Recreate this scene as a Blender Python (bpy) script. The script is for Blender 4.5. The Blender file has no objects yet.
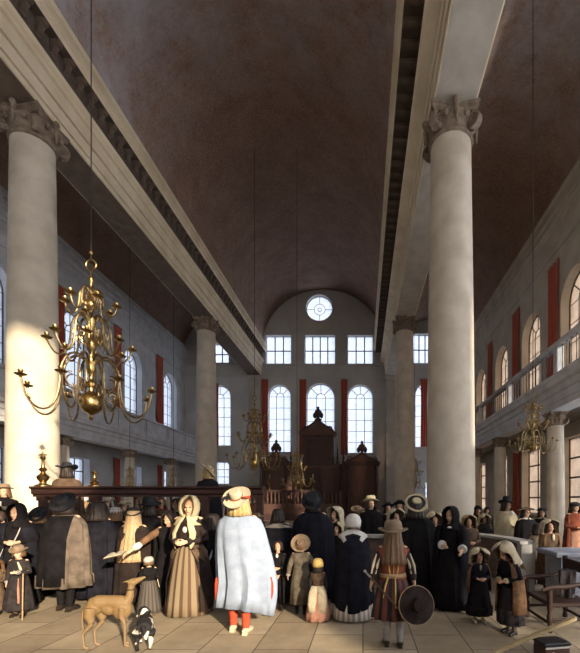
# hall interior with columns, galleries and a congregation
REAR_LIGHT_HOLES = [(2.0,7.5,3.5,5.8), (0.8,4.6,6.4,12.3), (-9.0,-5.5,8.0,14.0)]  # openings added in the unseen rear wall, placed to steer sunlight
SKY, SUN, SUND, EXPO = 1.9, 13.0, (-0.55, 0.8, -0.28), -0.2
GLOW, GLOWD = 4.6, (0.95, -0.25, 0.2)
import bpy, bmesh, math, random
from math import sin, cos, pi, radians, sqrt, atan2
from mathutils import Vector, Matrix, geometry
random.seed(7)
C = bpy.context.scene.collection
EYE = 1.6
F = 400.0

def W(x, y, d):
    """world point seen at picture (x, y) when it stands d metres down the hall"""
    return Vector(((x-363.0)*d/F, d, EYE+(500.0-y)*d/F))
def ground(x, yf):
    d = F*EYE/(yf-500.0)
    return Vector(((x-363.0)*d/F, d, 0.0))

# ------------------------------------------------------------------ materials
def mat(name, col, rough=0.7, col2=None, scale=4.0, metal=0.0, bump=0.0, bscale=None, detail=4, stretch=(1,1,1), spec=0.3, sheen=0.0, lo=0.35, hi=0.65):
    m = bpy.data.materials.new(name); m.use_nodes = True
    nt = m.node_tree; b = nt.nodes['Principled BSDF']
    b.inputs['Base Color'].default_value = (*col, 1)
    b.inputs['Roughness'].default_value = rough
    b.inputs['Metallic'].default_value = metal
    b.inputs['Specular IOR Level'].default_value = spec
    if sheen: b.inputs['Sheen Weight'].default_value = sheen
    tc = nt.nodes.new('ShaderNodeTexCoord'); mp = nt.nodes.new('ShaderNodeMapping')
    mp.inputs['Scale'].default_value = stretch
    nt.links.new(tc.outputs['Object'], mp.inputs['Vector'])
    if col2:
        n = nt.nodes.new('ShaderNodeTexNoise'); n.inputs['Scale'].default_value = scale; n.inputs['Detail'].default_value = detail
        r = nt.nodes.new('ShaderNodeValToRGB')
        r.color_ramp.elements[0].position = lo; r.color_ramp.elements[1].position = hi
        r.color_ramp.elements[0].color = (*col, 1); r.color_ramp.elements[1].color = (*col2, 1)
        nt.links.new(mp.outputs[0], n.inputs['Vector']); nt.links.new(n.outputs['Fac'], r.inputs['Fac'])
        nt.links.new(r.outputs['Color'], b.inputs['Base Color'])
    if bump:
        n2 = nt.nodes.new('ShaderNodeTexNoise'); n2.inputs['Scale'].default_value = bscale or scale*4; n2.inputs['Detail'].default_value = 3
        bp = nt.nodes.new('ShaderNodeBump'); bp.inputs['Strength'].default_value = bump; bp.inputs['Distance'].default_value = 0.02
        nt.links.new(mp.outputs[0], n2.inputs['Vector']); nt.links.new(n2.outputs['Fac'], bp.inputs['Height'])
        nt.links.new(bp.outputs[0], b.inputs['Normal'])
    return m

def stripes(name, col, col2, n=14, rough=0.8, width=0.5):
    """cloth woven in vertical stripes running round the body"""
    m = bpy.data.materials.new(name); m.use_nodes = True
    nt = m.node_tree; b = nt.nodes['Principled BSDF']; b.inputs['Roughness'].default_value = rough
    b.inputs['Specular IOR Level'].default_value = 0.2
    tc = nt.nodes.new('ShaderNodeTexCoord'); g = nt.nodes.new('ShaderNodeTexGradient'); g.gradient_type = 'RADIAL'
    nt.links.new(tc.outputs['Object'], g.inputs['Vector'])
    mu = nt.nodes.new('ShaderNodeMath'); mu.operation = 'MULTIPLY'; mu.inputs[1].default_value = n
    fr = nt.nodes.new('ShaderNodeMath'); fr.operation = 'FRACT'
    r = nt.nodes.new('ShaderNodeValToRGB'); r.color_ramp.elements[0].position = width-0.08; r.color_ramp.elements[1].position = width+0.02
    r.color_ramp.elements[0].color = (*col, 1); r.color_ramp.elements[1].color = (*col2, 1)
    nt.links.new(g.outputs['Fac'], mu.inputs[0]); nt.links.new(mu.outputs[0], fr.inputs[0]); nt.links.new(fr.outputs[0], r.inputs['Fac'])
    nt.links.new(r.outputs['Color'], b.inputs['Base Color'])
    return m

M = {}
M['plaster'] = mat('plaster', (0.42,0.375,0.31), 0.85, (0.52,0.47,0.39), 1.2, bump=0.15, bscale=30)
M['plaster_blue'] = mat('plaster_blue', (0.45,0.46,0.48), 0.85, (0.57,0.58,0.60), 0.9, bump=0.15, bscale=30)
M['apse'] = mat('apse_plaster', (0.45,0.44,0.42), 0.85, (0.56,0.55,0.52), 0.5, bump=0.1, bscale=20)
M['column'] = mat('column_stone', (0.47,0.405,0.315), 0.75, (0.60,0.53,0.43), 1.6, bump=0.2, bscale=14)
M['column_grey'] = mat('column_grey_stone', (0.40,0.36,0.30), 0.75, (0.50,0.455,0.39), 1.8, bump=0.15, bscale=14)
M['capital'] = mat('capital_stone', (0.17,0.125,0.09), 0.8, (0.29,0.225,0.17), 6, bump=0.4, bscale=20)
M['beam'] = mat('beam_paint', (0.70,0.58,0.40), 0.75, (0.82,0.71,0.53), 1.2, bump=0.15, bscale=16)
M['cornice_shade'] = mat('cornice_shade_brown', (0.09,0.065,0.05), 0.85, (0.13,0.10,0.08), 3)  # dark colour that paints the shade in under the cornice lip
M['modillion'] = mat('modillion_wood', (0.10,0.07,0.05), 0.85, (0.17,0.125,0.09), 5)
M['gallery'] = mat('gallery_paint', (0.42,0.42,0.44), 0.7, (0.54,0.54,0.56), 2, bump=0.1)
M['iron'] = mat('iron_bar', (.06,.06,.065), .6)
M['soffit_shade'] = mat('soffit_shade_brown', (0.13,0.095,0.07), 0.8, (0.18,0.135,0.10), 3)  # dark brown that paints shade onto the left beam's underside
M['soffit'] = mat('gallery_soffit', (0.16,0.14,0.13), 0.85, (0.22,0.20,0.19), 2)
M['frame'] = mat('window_lead', (0.10,0.085,0.07), 0.6)
M['reveal'] = mat('window_surround', (0.55,0.52,0.46), 0.8, (0.62,0.59,0.53), 3)
M['curtain'] = mat('red_curtain', (0.32,0.06,0.032), 0.85, (0.42,0.09,0.048), 3, stretch=(6,6,0.4), sheen=0.2)
M['wood'] = mat('dark_wood', (0.028,0.014,0.011), 0.55, (0.05,0.024,0.018), 5, stretch=(1,1,6), bump=0.1)
M['rail_wood'] = mat('rail_wood', (0.045,0.02,0.015), 0.6, (0.075,0.034,0.026), 5, stretch=(0.5,4,4), bump=0.1)
M['ark'] = mat('ark_wood', (0.11,0.055,0.04), 0.55, (0.17,0.085,0.06), 3, stretch=(3,3,0.6), bump=0.15)
M['ark_dark'] = mat('ark_dark_wood', (0.07,0.035,0.028), 0.55, (0.10,0.052,0.04), 3, stretch=(3,3,0.6))
M['brass'] = mat('brass', (0.46,0.31,0.12), 0.32, (0.26,0.17,0.07), 12, metal=1.0)
M['old_brass'] = mat('old_brass', (0.42,0.31,0.16), 0.38, (0.22,0.155,0.08), 12, metal=1.0)
M['rope'] = mat('rope', (0.05,0.04,0.035), 0.9)
M['candle'] = mat('candle_wax', (0.75,0.68,0.5), 0.5)
M['bench'] = mat('bench_paint', (0.42,0.40,0.37), 0.6, (0.52,0.50,0.47), 4)
M['bench_panel'] = mat('bench_panel', (0.13,0.09,0.07), 0.6, (0.19,0.13,0.10), 4, stretch=(1,1,3))
M['pedestal'] = mat('pedestal_paint', (0.26,0.28,0.34), 0.55, (0.40,0.42,0.48), 5)

# brown vaults, with the pale bluish bloom that has crept over the end near the door
def vault_material():
    m = bpy.data.materials.new('vault_boards'); m.use_nodes = True
    nt = m.node_tree; b = nt.nodes['Principled BSDF']; b.inputs['Roughness'].default_value = 0.9
    b.inputs['Specular IOR Level'].default_value = 0.1
    tc = nt.nodes.new('ShaderNodeTexCoord')
    n = nt.nodes.new('ShaderNodeTexNoise'); n.inputs['Scale'].default_value = 0.9; n.inputs['Detail'].default_value = 8; n.inputs['Roughness'].default_value = 0.7
    r = nt.nodes.new('ShaderNodeValToRGB'); r.color_ramp.elements[0].position = 0.3; r.color_ramp.elements[1].position = 0.72
    r.color_ramp.elements[0].color = (0.255,0.160,0.115,1); r.color_ramp.elements[1].color = (0.40,0.27,0.20,1)
    nt.links.new(tc.outputs['Object'], n.inputs['Vector']); nt.links.new(n.outputs['Fac'], r.inputs['Fac'])
    g = nt.nodes.new('ShaderNodeTexNoise'); g.inputs['Scale'].default_value = 14; g.inputs['Detail'].default_value = 4
    nt.links.new(tc.outputs['Object'], g.inputs['Vector'])
    mx = nt.nodes.new('ShaderNodeMix'); mx.data_type = 'RGBA'; mx.blend_type = 'OVERLAY'; mx.inputs['Factor'].default_value = 0.65
    nt.links.new(r.outputs['Color'], mx.inputs['A']); nt.links.new(g.outputs['Fac'], mx.inputs['B'])
    # bloom stain
    s = nt.nodes.new('ShaderNodeSeparateXYZ'); nt.links.new(tc.outputs['Object'], s.inputs[0])
    mr = nt.nodes.new('ShaderNodeMapRange'); mr.inputs['From Min'].default_value = 18.5; mr.inputs['From Max'].default_value = 12.5
    nt.links.new(s.outputs['Y'], mr.inputs['Value'])
    n3 = nt.nodes.new('ShaderNodeTexNoise'); n3.inputs['Scale'].default_value = 0.55; n3.inputs['Detail'].default_value = 9; n3.inputs['Roughness'].default_value = 0.75
    nt.links.new(tc.outputs['Object'], n3.inputs['Vector'])
    mr2 = nt.nodes.new('ShaderNodeMapRange'); mr2.inputs['From Min'].default_value = 0.36; mr2.inputs['From Max'].default_value = 0.72
    nt.links.new(n3.outputs['Fac'], mr2.inputs['Value'])
    mm = nt.nodes.new('ShaderNodeMath'); mm.operation = 'MULTIPLY'
    nt.links.new(mr.outputs[0], mm.inputs[0]); nt.links.new(mr2.outputs[0], mm.inputs[1])
    mx2 = nt.nodes.new('ShaderNodeMix'); mx2.data_type = 'RGBA'; mx2.inputs['B'].default_value = (0.52,0.53,0.60,1)
    nt.links.new(mm.outputs[0], mx2.inputs['Factor']); nt.links.new(mx.outputs['Result'], mx2.inputs['A'])
    nt.links.new(mx2.outputs['Result'], b.inputs['Base Color'])
    return m
M['vault'] = vault_material()

def floor_material():
    m = bpy.data.materials.new('floor_slabs'); m.use_nodes = True
    nt = m.node_tree; b = nt.nodes['Principled BSDF']; b.inputs['Roughness'].default_value = 0.75
    b.inputs['Specular IOR Level'].default_value = 0.2
    tc = nt.nodes.new('ShaderNodeTexCoord'); mp = nt.nodes.new('ShaderNodeMapping')
    mp.inputs['Rotation'].default_value = (0,0,pi/2)
    nt.links.new(tc.outputs['Object'], mp.inputs['Vector'])
    br = nt.nodes.new('ShaderNodeTexBrick'); br.inputs['Scale'].default_value = 1.0
    br.inputs['Brick Width'].default_value = 0.95; br.inputs['Row Height'].default_value = 0.58
    br.inputs['Mortar Size'].default_value = 0.007; br.inputs['Mortar Smooth'].default_value = 0.3
    br.inputs['Color1'].default_value = (0.27,0.212,0.145,1); br.inputs['Color2'].default_value = (0.37,0.30,0.21,1)
    br.inputs['Mortar'].default_value = (0.08,0.055,0.045,1)
    nt.links.new(mp.outputs[0], br.inputs['Vector'])
    n = nt.nodes.new('ShaderNodeTexNoise'); n.inputs['Scale'].default_value = 2.2; n.inputs['Detail'].default_value = 8; n.inputs['Roughness'].default_value = 0.7
    nt.links.new(tc.outputs['Object'], n.inputs['Vector'])
    mx = nt.nodes.new('ShaderNodeMix'); mx.data_type = 'RGBA'; mx.blend_type = 'OVERLAY'; mx.inputs['Factor'].default_value = 0.55
    nt.links.new(br.outputs['Color'], mx.inputs['A']); nt.links.new(n.outputs['Fac'], mx.inputs['B'])
    nt.links.new(mx.outputs['Result'], b.inputs['Base Color'])
    return m
M['floor'] = floor_material()

def pane_material(name, clear, tint, trans):
    """old leaded panes: part clear, part milky"""
    m = bpy.data.materials.new(name); m.use_nodes = True
    nt = m.node_tree
    for n in list(nt.nodes):
        if n.type != 'OUTPUT_MATERIAL': nt.nodes.remove(n)
    out = [n for n in nt.nodes if n.type == 'OUTPUT_MATERIAL'][0]
    t = nt.nodes.new('ShaderNodeBsdfTransparent'); t.inputs['Color'].default_value = (*clear, 1)
    tl = nt.nodes.new('ShaderNodeBsdfTranslucent'); tl.inputs['Color'].default_value = (*tint, 1)
    gl = nt.nodes.new('ShaderNodeBsdfGlossy'); gl.inputs['Roughness'].default_value = 0.1
    m1 = nt.nodes.new('ShaderNodeMixShader'); m2 = nt.nodes.new('ShaderNodeMixShader')
    n = nt.nodes.new('ShaderNodeTexNoise'); n.inputs['Scale'].default_value = 1.6; n.inputs['Detail'].default_value = 6
    tc = nt.nodes.new('ShaderNodeTexCoord'); nt.links.new(tc.outputs['Object'], n.inputs['Vector'])
    mr = nt.nodes.new('ShaderNodeMapRange'); mr.inputs['From Min'].default_value = 0.3; mr.inputs['From Max'].default_value = 0.7
    mr.inputs['To Min'].default_value = trans-0.13; mr.inputs['To Max'].default_value = trans+0.13
    nt.links.new(n.outputs['Fac'], mr.inputs['Value']); nt.links.new(mr.outputs[0], m1.inputs['Fac'])
    m2.inputs['Fac'].default_value = 0.04
    nt.links.new(t.outputs[0], m1.inputs[1]); nt.links.new(tl.outputs[0], m1.inputs[2])
    nt.links.new(m1.outputs[0], m2.inputs[1]); nt.links.new(gl.outputs[0], m2.inputs[2])
    nt.links.new(m2.outputs[0], out.inputs['Surface'])
    return m
M['pane'] = pane_material('leaded_pane', (0.66,0.72,0.82), (0.82,0.87,0.95), 0.28)
M['clear'] = pane_material('clear_pane', (0.85,0.88,0.92), (0.8,0.82,0.86), 0.14)  # clearer glass for unseen near windows, chosen to let in more light
M['pane_warm'] = pane_material('warm_tinted_pane', (0.30,0.265,0.24), (0.46,0.41,0.36), 0.3)  # warmer, darker glass tint for the right-hand windows

# ------------------------------------------------------------------ mesh helpers
class MB:
    def __init__(s): s.v = []; s.f = []
    def add(s, vs, fs, mtx=None):
        o = len(s.v)
        s.v += [tuple(mtx @ Vector(p)) for p in vs] if mtx else [tuple(p) for p in vs]
        s.f += [tuple(i+o for i in f) for f in fs]
        return s
    def box(s, c, d, rz=0.0, bev=0.0):
        x, y, z = d[0]/2, d[1]/2, d[2]/2
        if bev:
            b = min(bev, x*.9, y*.9, z*.9)
            rings = []
            for (zz, k) in ((-z, b), (-z+b, 0), (z-b, 0), (z, b)):
                rings.append([(-x+k+ (0 if k else 0), -y+k, zz), (x-k, -y+k, zz), (x-k, y-k, zz), (-x+k, y-k, zz)])
            vs = [p for r in rings for p in r]
            fs = [(3,2,1,0), (12,13,14,15)]
            for i in range(3):
                for j in range(4):
                    fs.append((i*4+j, i*4+(j+1)%4, i*4+4+(j+1)%4, i*4+4+j))
        else:
            vs = [(-x,-y,-z),(x,-y,-z),(x,y,-z),(-x,y,-z),(-x,-y,z),(x,-y,z),(x,y,z),(-x,y,z)]
            fs = [(3,2,1,0),(4,5,6,7),(0,1,5,4),(1,2,6,5),(2,3,7,6),(3,0,4,7)]
        return s.add(vs, fs, Matrix.Translation(c) @ Matrix.Rotation(rz, 4, 'Z'))
    def b2(s, x0, x1, y0, y1, z0, z1):
        return s.box(((x0+x1)/2,(y0+y1)/2,(z0+z1)/2), (abs(x1-x0),abs(y1-y0),abs(z1-z0)))
    def loft(s, rings, cap=True, closed=True, mtx=None):
        n = len(rings[0]); vs = [p for r in rings for p in r]; fs = []
        m = n if closed else n-1
        for i in range(len(rings)-1):
            for j in range(m):
                a = i*n+j; b = i*n+(j+1)%n
                fs.append((a, b, b+n, a+n))
        if cap and closed:
            fs.append(tuple(range(n-1,-1,-1))); k = (len(rings)-1)*n
            fs.append(tuple(range(k, k+n)))
        return s.add(vs, fs, mtx)
    def lathe(s, prof, c=(0,0,0), n=24, mtx=None, cap=True):
        rings = [[(c[0]+r*cos(2*pi*j/n), c[1]+r*sin(2*pi*j/n), c[2]+z) for j in range(n)] for r, z in prof]
        return s.loft(rings, cap=cap, mtx=mtx)
    def ell(s, c, r, n=14, m=9, rot=None):
        rings = []
        R = rot.to_4x4() if rot else Matrix.Identity(4)
        T = Matrix.Translation(c) @ R
        for i in range(m+1):
            t = -pi/2+pi*i/m; k = max(cos(t), 0.02)
            rings.append([(r[0]*k*cos(2*pi*j/n), r[1]*k*sin(2*pi*j/n), r[2]*sin(t)) for j in range(n)])
        return s.loft(rings, mtx=T)
    def tube(s, pts, rad, n=8, flat=1.0, cap=True):
        pts = [Vector(p) for p in pts]
        if not hasattr(rad, '__len__'): rad = [rad]*len(pts)
        rings = []; prev = None
        for i, p in enumerate(pts):
            d = (pts[min(i+1, len(pts)-1)]-pts[max(i-1,0)]).normalized()
            if prev is None:
                a = Vector((0,0,1)) if abs(d.z) < .9 else Vector((1,0,0))
                u = d.cross(a).normalized()
            else:
                u = (prev-d*prev.dot(d)).normalized()
            w = d.cross(u); prev = u
            rings.append([p+u*rad[i]*cos(2*pi*j/n)+w*rad[i]*flat*sin(2*pi*j/n) for j in range(n)])
        return s.loft(rings, cap=cap)
    def mesh(s, name, m, smooth=True):
        me = bpy.data.meshes.new(name); me.from_pydata(s.v, [], s.f)
        bm = bmesh.new(); bm.from_mesh(me); bmesh.ops.recalc_face_normals(bm, faces=bm.faces); bm.to_mesh(me); bm.free()
        if m: me.materials.append(m)
        if smooth:
            me.shade_smooth()
            try: me.set_sharp_from_angle(angle=radians(38))
            except Exception: pass
        me.update()
        return me
    def build(s, name, m, parent=None, loc=None, smooth=True, origin=None):
        if origin is not None:
            o3 = Vector(origin); s.v = [tuple(Vector(p)-o3) for p in s.v]
        o = bpy.data.objects.new(name, s.mesh(name, m, smooth)); C.objects.link(o)
        if parent: o.parent = parent
        if origin is not None: o.location = origin
        if loc is not None: o.location = loc
        return o

def tag(o, label=None, cat=None, group=None, kind=None):
    if label: o['label'] = label
    if cat: o['category'] = cat
    if group: o['group'] = group
    if kind: o['kind'] = kind
    return o
def thing(name, label, cat, loc=(0,0,0), rz=0.0, group=None, scale=1.0):
    o = bpy.data.objects.new(name, None); C.objects.link(o); o.empty_display_size = 0.1
    o.location = loc; o.rotation_euler = (0,0,rz); o.scale = (scale,)*3
    return tag(o, label, cat, group)
def structure(name, kids=None, loc=(0,0,0)):
    o = bpy.data.objects.new(name, None); C.objects.link(o); o.location = loc
    o['kind'] = 'structure'; return o
def dup(root, loc=None, rz=None, label=None, group=None, scale=None):
    r = root.copy(); C.objects.link(r)
    if loc is not None: r.location = loc
    if rz is not None: r.rotation_euler = (0,0,rz)
    if scale is not None: r.scale = (scale,)*3
    if label: r['label'] = label
    if group: r['group'] = group
    for ch in list(root.children):
        c = ch.copy(); C.objects.link(c); c.parent = r
        for g in list(ch.children):
            d = g.copy(); C.objects.link(d); d.parent = c
    return r
def solid(o, t=0.01, off=0.0):
    md = o.modifiers.new('thick', 'SOLIDIFY'); md.thickness = t; md.offset = off
    return o
# ================================================================== the hall
H0 = EYE
YB, YF = -6.0, 34.8             # rear wall and far (apse) wall
XL, XR = -15.5, 8.5             # aisle walls
CL, CR = -9.4, 2.5              # column rows
BH = 10.8+EYE                   # beam underside
LIP = 13.4+EYE
VC, VR = -3.8, 4.95             # vault centre, radius

o = MB().b2(XL-.6, XR+.6, YB-.6, YF+.6, -0.3, 0.0).build('floor', M['floor'], smooth=False); o['kind'] = 'structure'

def arch_loop(u0, u1, z0, z1, n=14):
    r = (u1-u0)/2; c = (u0+u1)/2
    pts = [(u0, z0), (u1, z0)]
    for i in range(n+1):
        a = pi*i/n
        pts.append((c+r*cos(a), z1-r+r*sin(a)))
    return pts
def rect_loop(u0, u1, z0, z1): return [(u0,z0),(u1,z0),(u1,z1),(u0,z1)]
def circ_loop(c, z, r, n=28): return [(c+r*cos(2*pi*i/n), z+r*sin(2*pi*i/n)) for i in range(n)]

def wall_mesh(outer, holes, axis, a, b, name, m):
    """slab between planes a (room side) and b, outline in (u,z)"""
    def P(u, z, k): return (u, k, z) if axis == 'Y' else (k, u, z)
    loops = [outer]+holes
    mb = MB()
    flat = [p for l in loops for p in l]
    tris = geometry.tessellate_polygon([[Vector((p[0], p[1], 0)) for p in l] for l in loops])
    n = len(flat)
    mb.v = [P(u, z, a) for u, z in flat]+[P(u, z, b) for u, z in flat]
    mb.f = [tuple(t) for t in tris]+[tuple(i+n for i in reversed(t)) for t in tris]
    s = 0
    for l in loops:
        k = len(l)
        for i in range(k): mb.f.append((s+i, s+(i+1)%k, s+n+(i+1)%k, s+n+i))
        s += k
    o = mb.build(name, m, smooth=False); o['kind'] = 'structure'
    return o

win_n = [0]
def window(kind, axis, a, u0, u1, z0, z1, bars=(2,6), pane='pane', inner=False, depth=0.42, side=1, lead=0.055, sill=True):
    """a glazed window set `depth` into the wall whose room face is at `a`; side = +1 if outside lies at larger coordinate"""
    win_n[0] += 1
    k = a+side*depth
    c = (u0+u1)/2
    def P(u, z, kk=k): return (u, kk, z) if axis == 'Y' else (kk, u, z)
    root = structure('window_%d' % win_n[0]); root.location = P(c, z0)
    inv = Vector(P(c, z0))
    loop = arch_loop(u0, u1, z0, z1) if kind == 'arch' else rect_loop(u0, u1, z0, z1) if kind == 'rect' else circ_loop(c, (z0+z1)/2, (z1-z0)/2)
    mb = MB(); mb.v = [P(u, z) for u, z in loop]; mb.f = [tuple(range(len(loop)))]
    mb.v = [tuple(Vector(p)-inv) for p in mb.v]
    p = mb.build('pane', M[pane], root, smooth=False)
    solid(p, 0.006)
    fr = MB()
    t = 0.05
    def bar(uA, zA, uB, zB, w=lead):
        fr.tube([P(uA, zA, k-side*.02), P(uB, zB, k-side*.02)], w/2, n=4)
    def path(pts, w=lead): fr.tube([P(u, z, k-side*.02) for u, z in pts], w/2, n=4)
    path(loop+[loop[0], loop[1]], 0.09)
    nx, nz = bars
    if kind == 'circle':
        zc = (z0+z1)/2; R = (z1-z0)/2
        for rr in (0.42*R, 0.14*R): path([(c+rr*cos(2*pi*i/24), zc+rr*sin(2*pi*i/24)) for i in range(25)], 0.05)
        for i in range(4):
            an = i*pi/2; bar(c+.42*R*cos(an), zc+.42*R*sin(an), c+R*cos(an), zc+R*sin(an), 0.05)
    elif kind == 'rect':
        for i in range(1, nx+1):
            u = u0+(u1-u0)*i/(nx+1); bar(u, z0, u, z1)
        for i in range(1, nz+1):
            z = z0+(z1-z0)*i/(nz+1); bar(u0, z, u1, z)
    else:
        R = (u1-u0)/2; zs = z1-R
        us = [u0+(u1-u0)*i/(nx+1) for i in range(1, nx+1)]
        for u in us: bar(u, z0, u, zs if inner else zs+sqrt(max(R*R-(u-c)**2, 0)))
        for i in range(1, nz+1):
            z = z0+(zs-z0)*i/(nz+.0); bar(u0, z, u1, z, lead*0.75)
        if inner:
            ri = abs(us[0]-c)
            path([(c+ri*cos(pi*i/14), zs+ri*sin(pi*i/14)) for i in range(15)])
            for an in (pi*.25, pi*.5, pi*.75): bar(c+ri*cos(an), zs+ri*sin(an), c+R*cos(an), zs+R*sin(an))
    fr.v = [tuple(Vector(p)-inv) for p in fr.v]
    fr.build('window_frame', M['frame'], root, smooth=False)
    if sill and kind != 'circle':
        sb = MB(); s0 = Vector(P(c, z0-.045, a+side*(depth-.12)/2-side*.06))-inv
        d = (u1-u0+.1, depth, .09) if axis == 'Y' else (depth, u1-u0+.1, .09)
        sb.box(s0, d).build('sill', M['reveal'], root, smooth=False)
    return loop

# ---- far wall (pixels on the far wall turn into metres there)
PF = F/YF
fx = lambda x: (x-363)/PF
fz = lambda y: EYE+(500-y)/PF
holes = []
def fw(kind, x0, x1, y0, y1, **kw):
    holes.append(window(kind, 'Y', YF, fx(x0), fx(x1), fz(y1), fz(y0), **kw))
fw('circle', 306, 332.4, 294.3, 320.7)
for (x0, x1, nx) in ((265.7, 291, 2), (304.6, 335, 3), (347.6, 373, 2)): fw('rect', x0, x1, 335, 364, bars=(nx, 1), lead=.1)
fw('arch', 268, 290.5, 384.5, 452, bars=(2,5), inner=True)
fw('arch', 306.4, 334.5, 383, 456, bars=(2,5), inner=True)
fw('arch', 347.5, 373, 384.5, 453, bars=(2,5), inner=True)
fw('rect', 205, 228.7, 343, 363, bars=(2,1), lead=.1)
fw('arch', 206.5, 230.5, 385, 445.6, bars=(2,5), inner=True)
fw('rect', 210, 229, 462, 484, bars=(2,2))
fw('rect', 413.5, 438, 333.5, 363.5, bars=(3,1), lead=.1)
fw('arch', 415.5, 440, 382, 447, bars=(2,5), inner=True)
fw('rect', 407, 415, 480, 499, bars=(1,2))
fw('rect', 425.5, 436, 482, 499, bars=(1,2))
wall_mesh([(XL-.6,0),(XR+.6,0),(XR+.6,20.6),(XL-.6,20.6)], holes, 'Y', YF, YF+.6, 'wall_far', M['apse'])

# ---- left wall
holesL = []
LC = [0.8, 6.1, 11.4, 16.6, 21.7, 27.0, 32.2]
for c in LC:
    holesL.append(window('arch', 'X', XL, c-1.05, c+1.05, 4.7+EYE, 10.15+EYE, bars=(2,6), inner=True, side=-1, pane='clear' if c < 12 else 'pane'))
for c in LC:
    holesL.append(window('rect', 'X', XL, c-1.0, c+1.0, 1.1, 3.9, bars=(2,3), side=-1, lead=.07, pane='clear' if c < 12 else 'pane'))
wall_mesh([(YB-.6,0),(YF,0),(YF,15.2),(YB-.6,15.2)], holesL, 'X', XL, XL-.6, 'wall_left', M['plaster_blue'])

# ---- right wall
holesR = []
RC = [-4.6, -0.4, 3.7, 7.8, 11.9, 16.1, 20.3, 24.6, 28.9, 33.0]
for i, c in enumerate(RC):
    w = 'clear' if c < 12 else 'pane_warm' if 16 < c < 30 else 'pane'
    hw_ = 1.6 if c < 9 else 1.1  # unseen near windows widened to admit more side light
    holesR.append(window('arch', 'X', XR, c-hw_, c+hw_, 4.2+EYE, 9.4+EYE, bars=(2,5), inner=True, side=1, pane=w))
for i, c in enumerate(RC):
    w = 'clear' if c < 12 else 'pane_warm' if 16 < c < 30 else 'pane'
    hw_ = 1.6 if c < 9 else 1.1
    holesR.append(window('rect', 'X', XR, c-hw_, c+hw_, 0.9, 2.6+EYE, bars=(1,3), side=1, pane=w, lead=.08))
wall_mesh([(YB-.6,0),(YF,0),(YF,15.2),(YB-.6,15.2)], holesR, 'X', XR, XR+.6, 'wall_right', M['plaster'])

# ---- rear wall, behind the viewer, with unseen openings added to aim the sun inside
holesB = []
for (u0, u1, z0, z1) in REAR_LIGHT_HOLES:
    holesB.append(rect_loop(u0, u1, z0, z1))
wall_mesh([(XL-.6,0),(XR+.6,0),(XR+.6,20.6),(XL-.6,20.6)], holesB, 'Y', YB, YB-.6, 'wall_rear', M['plaster'])

# ---- vaults: barrel over the nave and one over each aisle
def vault(c, r, z0, name, rise=None, n=40, mb=None):  # semi-ellipse
    rise = rise or r
    rings = []
    for y in (YB-.3, YF+.3):
        rings.append([(c+r*cos(pi*i/n), y, z0+rise*sin(pi*i/n)) for i in range(n+1)])
    mb.loft(rings, cap=False, closed=False)
mb = MB()
vault(-3.45, 5.3, LIP-.02, 'ceiling', rise=VR, mb=mb)
aL0, aL1 = XL-.05, CL-.55; aR0, aR1 = CR+.55, XR+.05
vault((aL0+aL1)/2, (aL1-aL0)/2, 12.95+EYE, 'c', mb=mb)
vault((aR0+aR1)/2, (aR1-aR0)/2, 12.95+EYE, 'c', mb=mb)
ceil = mb.build('ceiling', M['vault']); ceil['kind'] = 'structure'
md = ceil.modifiers.new('t', 'SOLIDIFY'); md.thickness = 0.12; md.offset = 1

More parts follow.
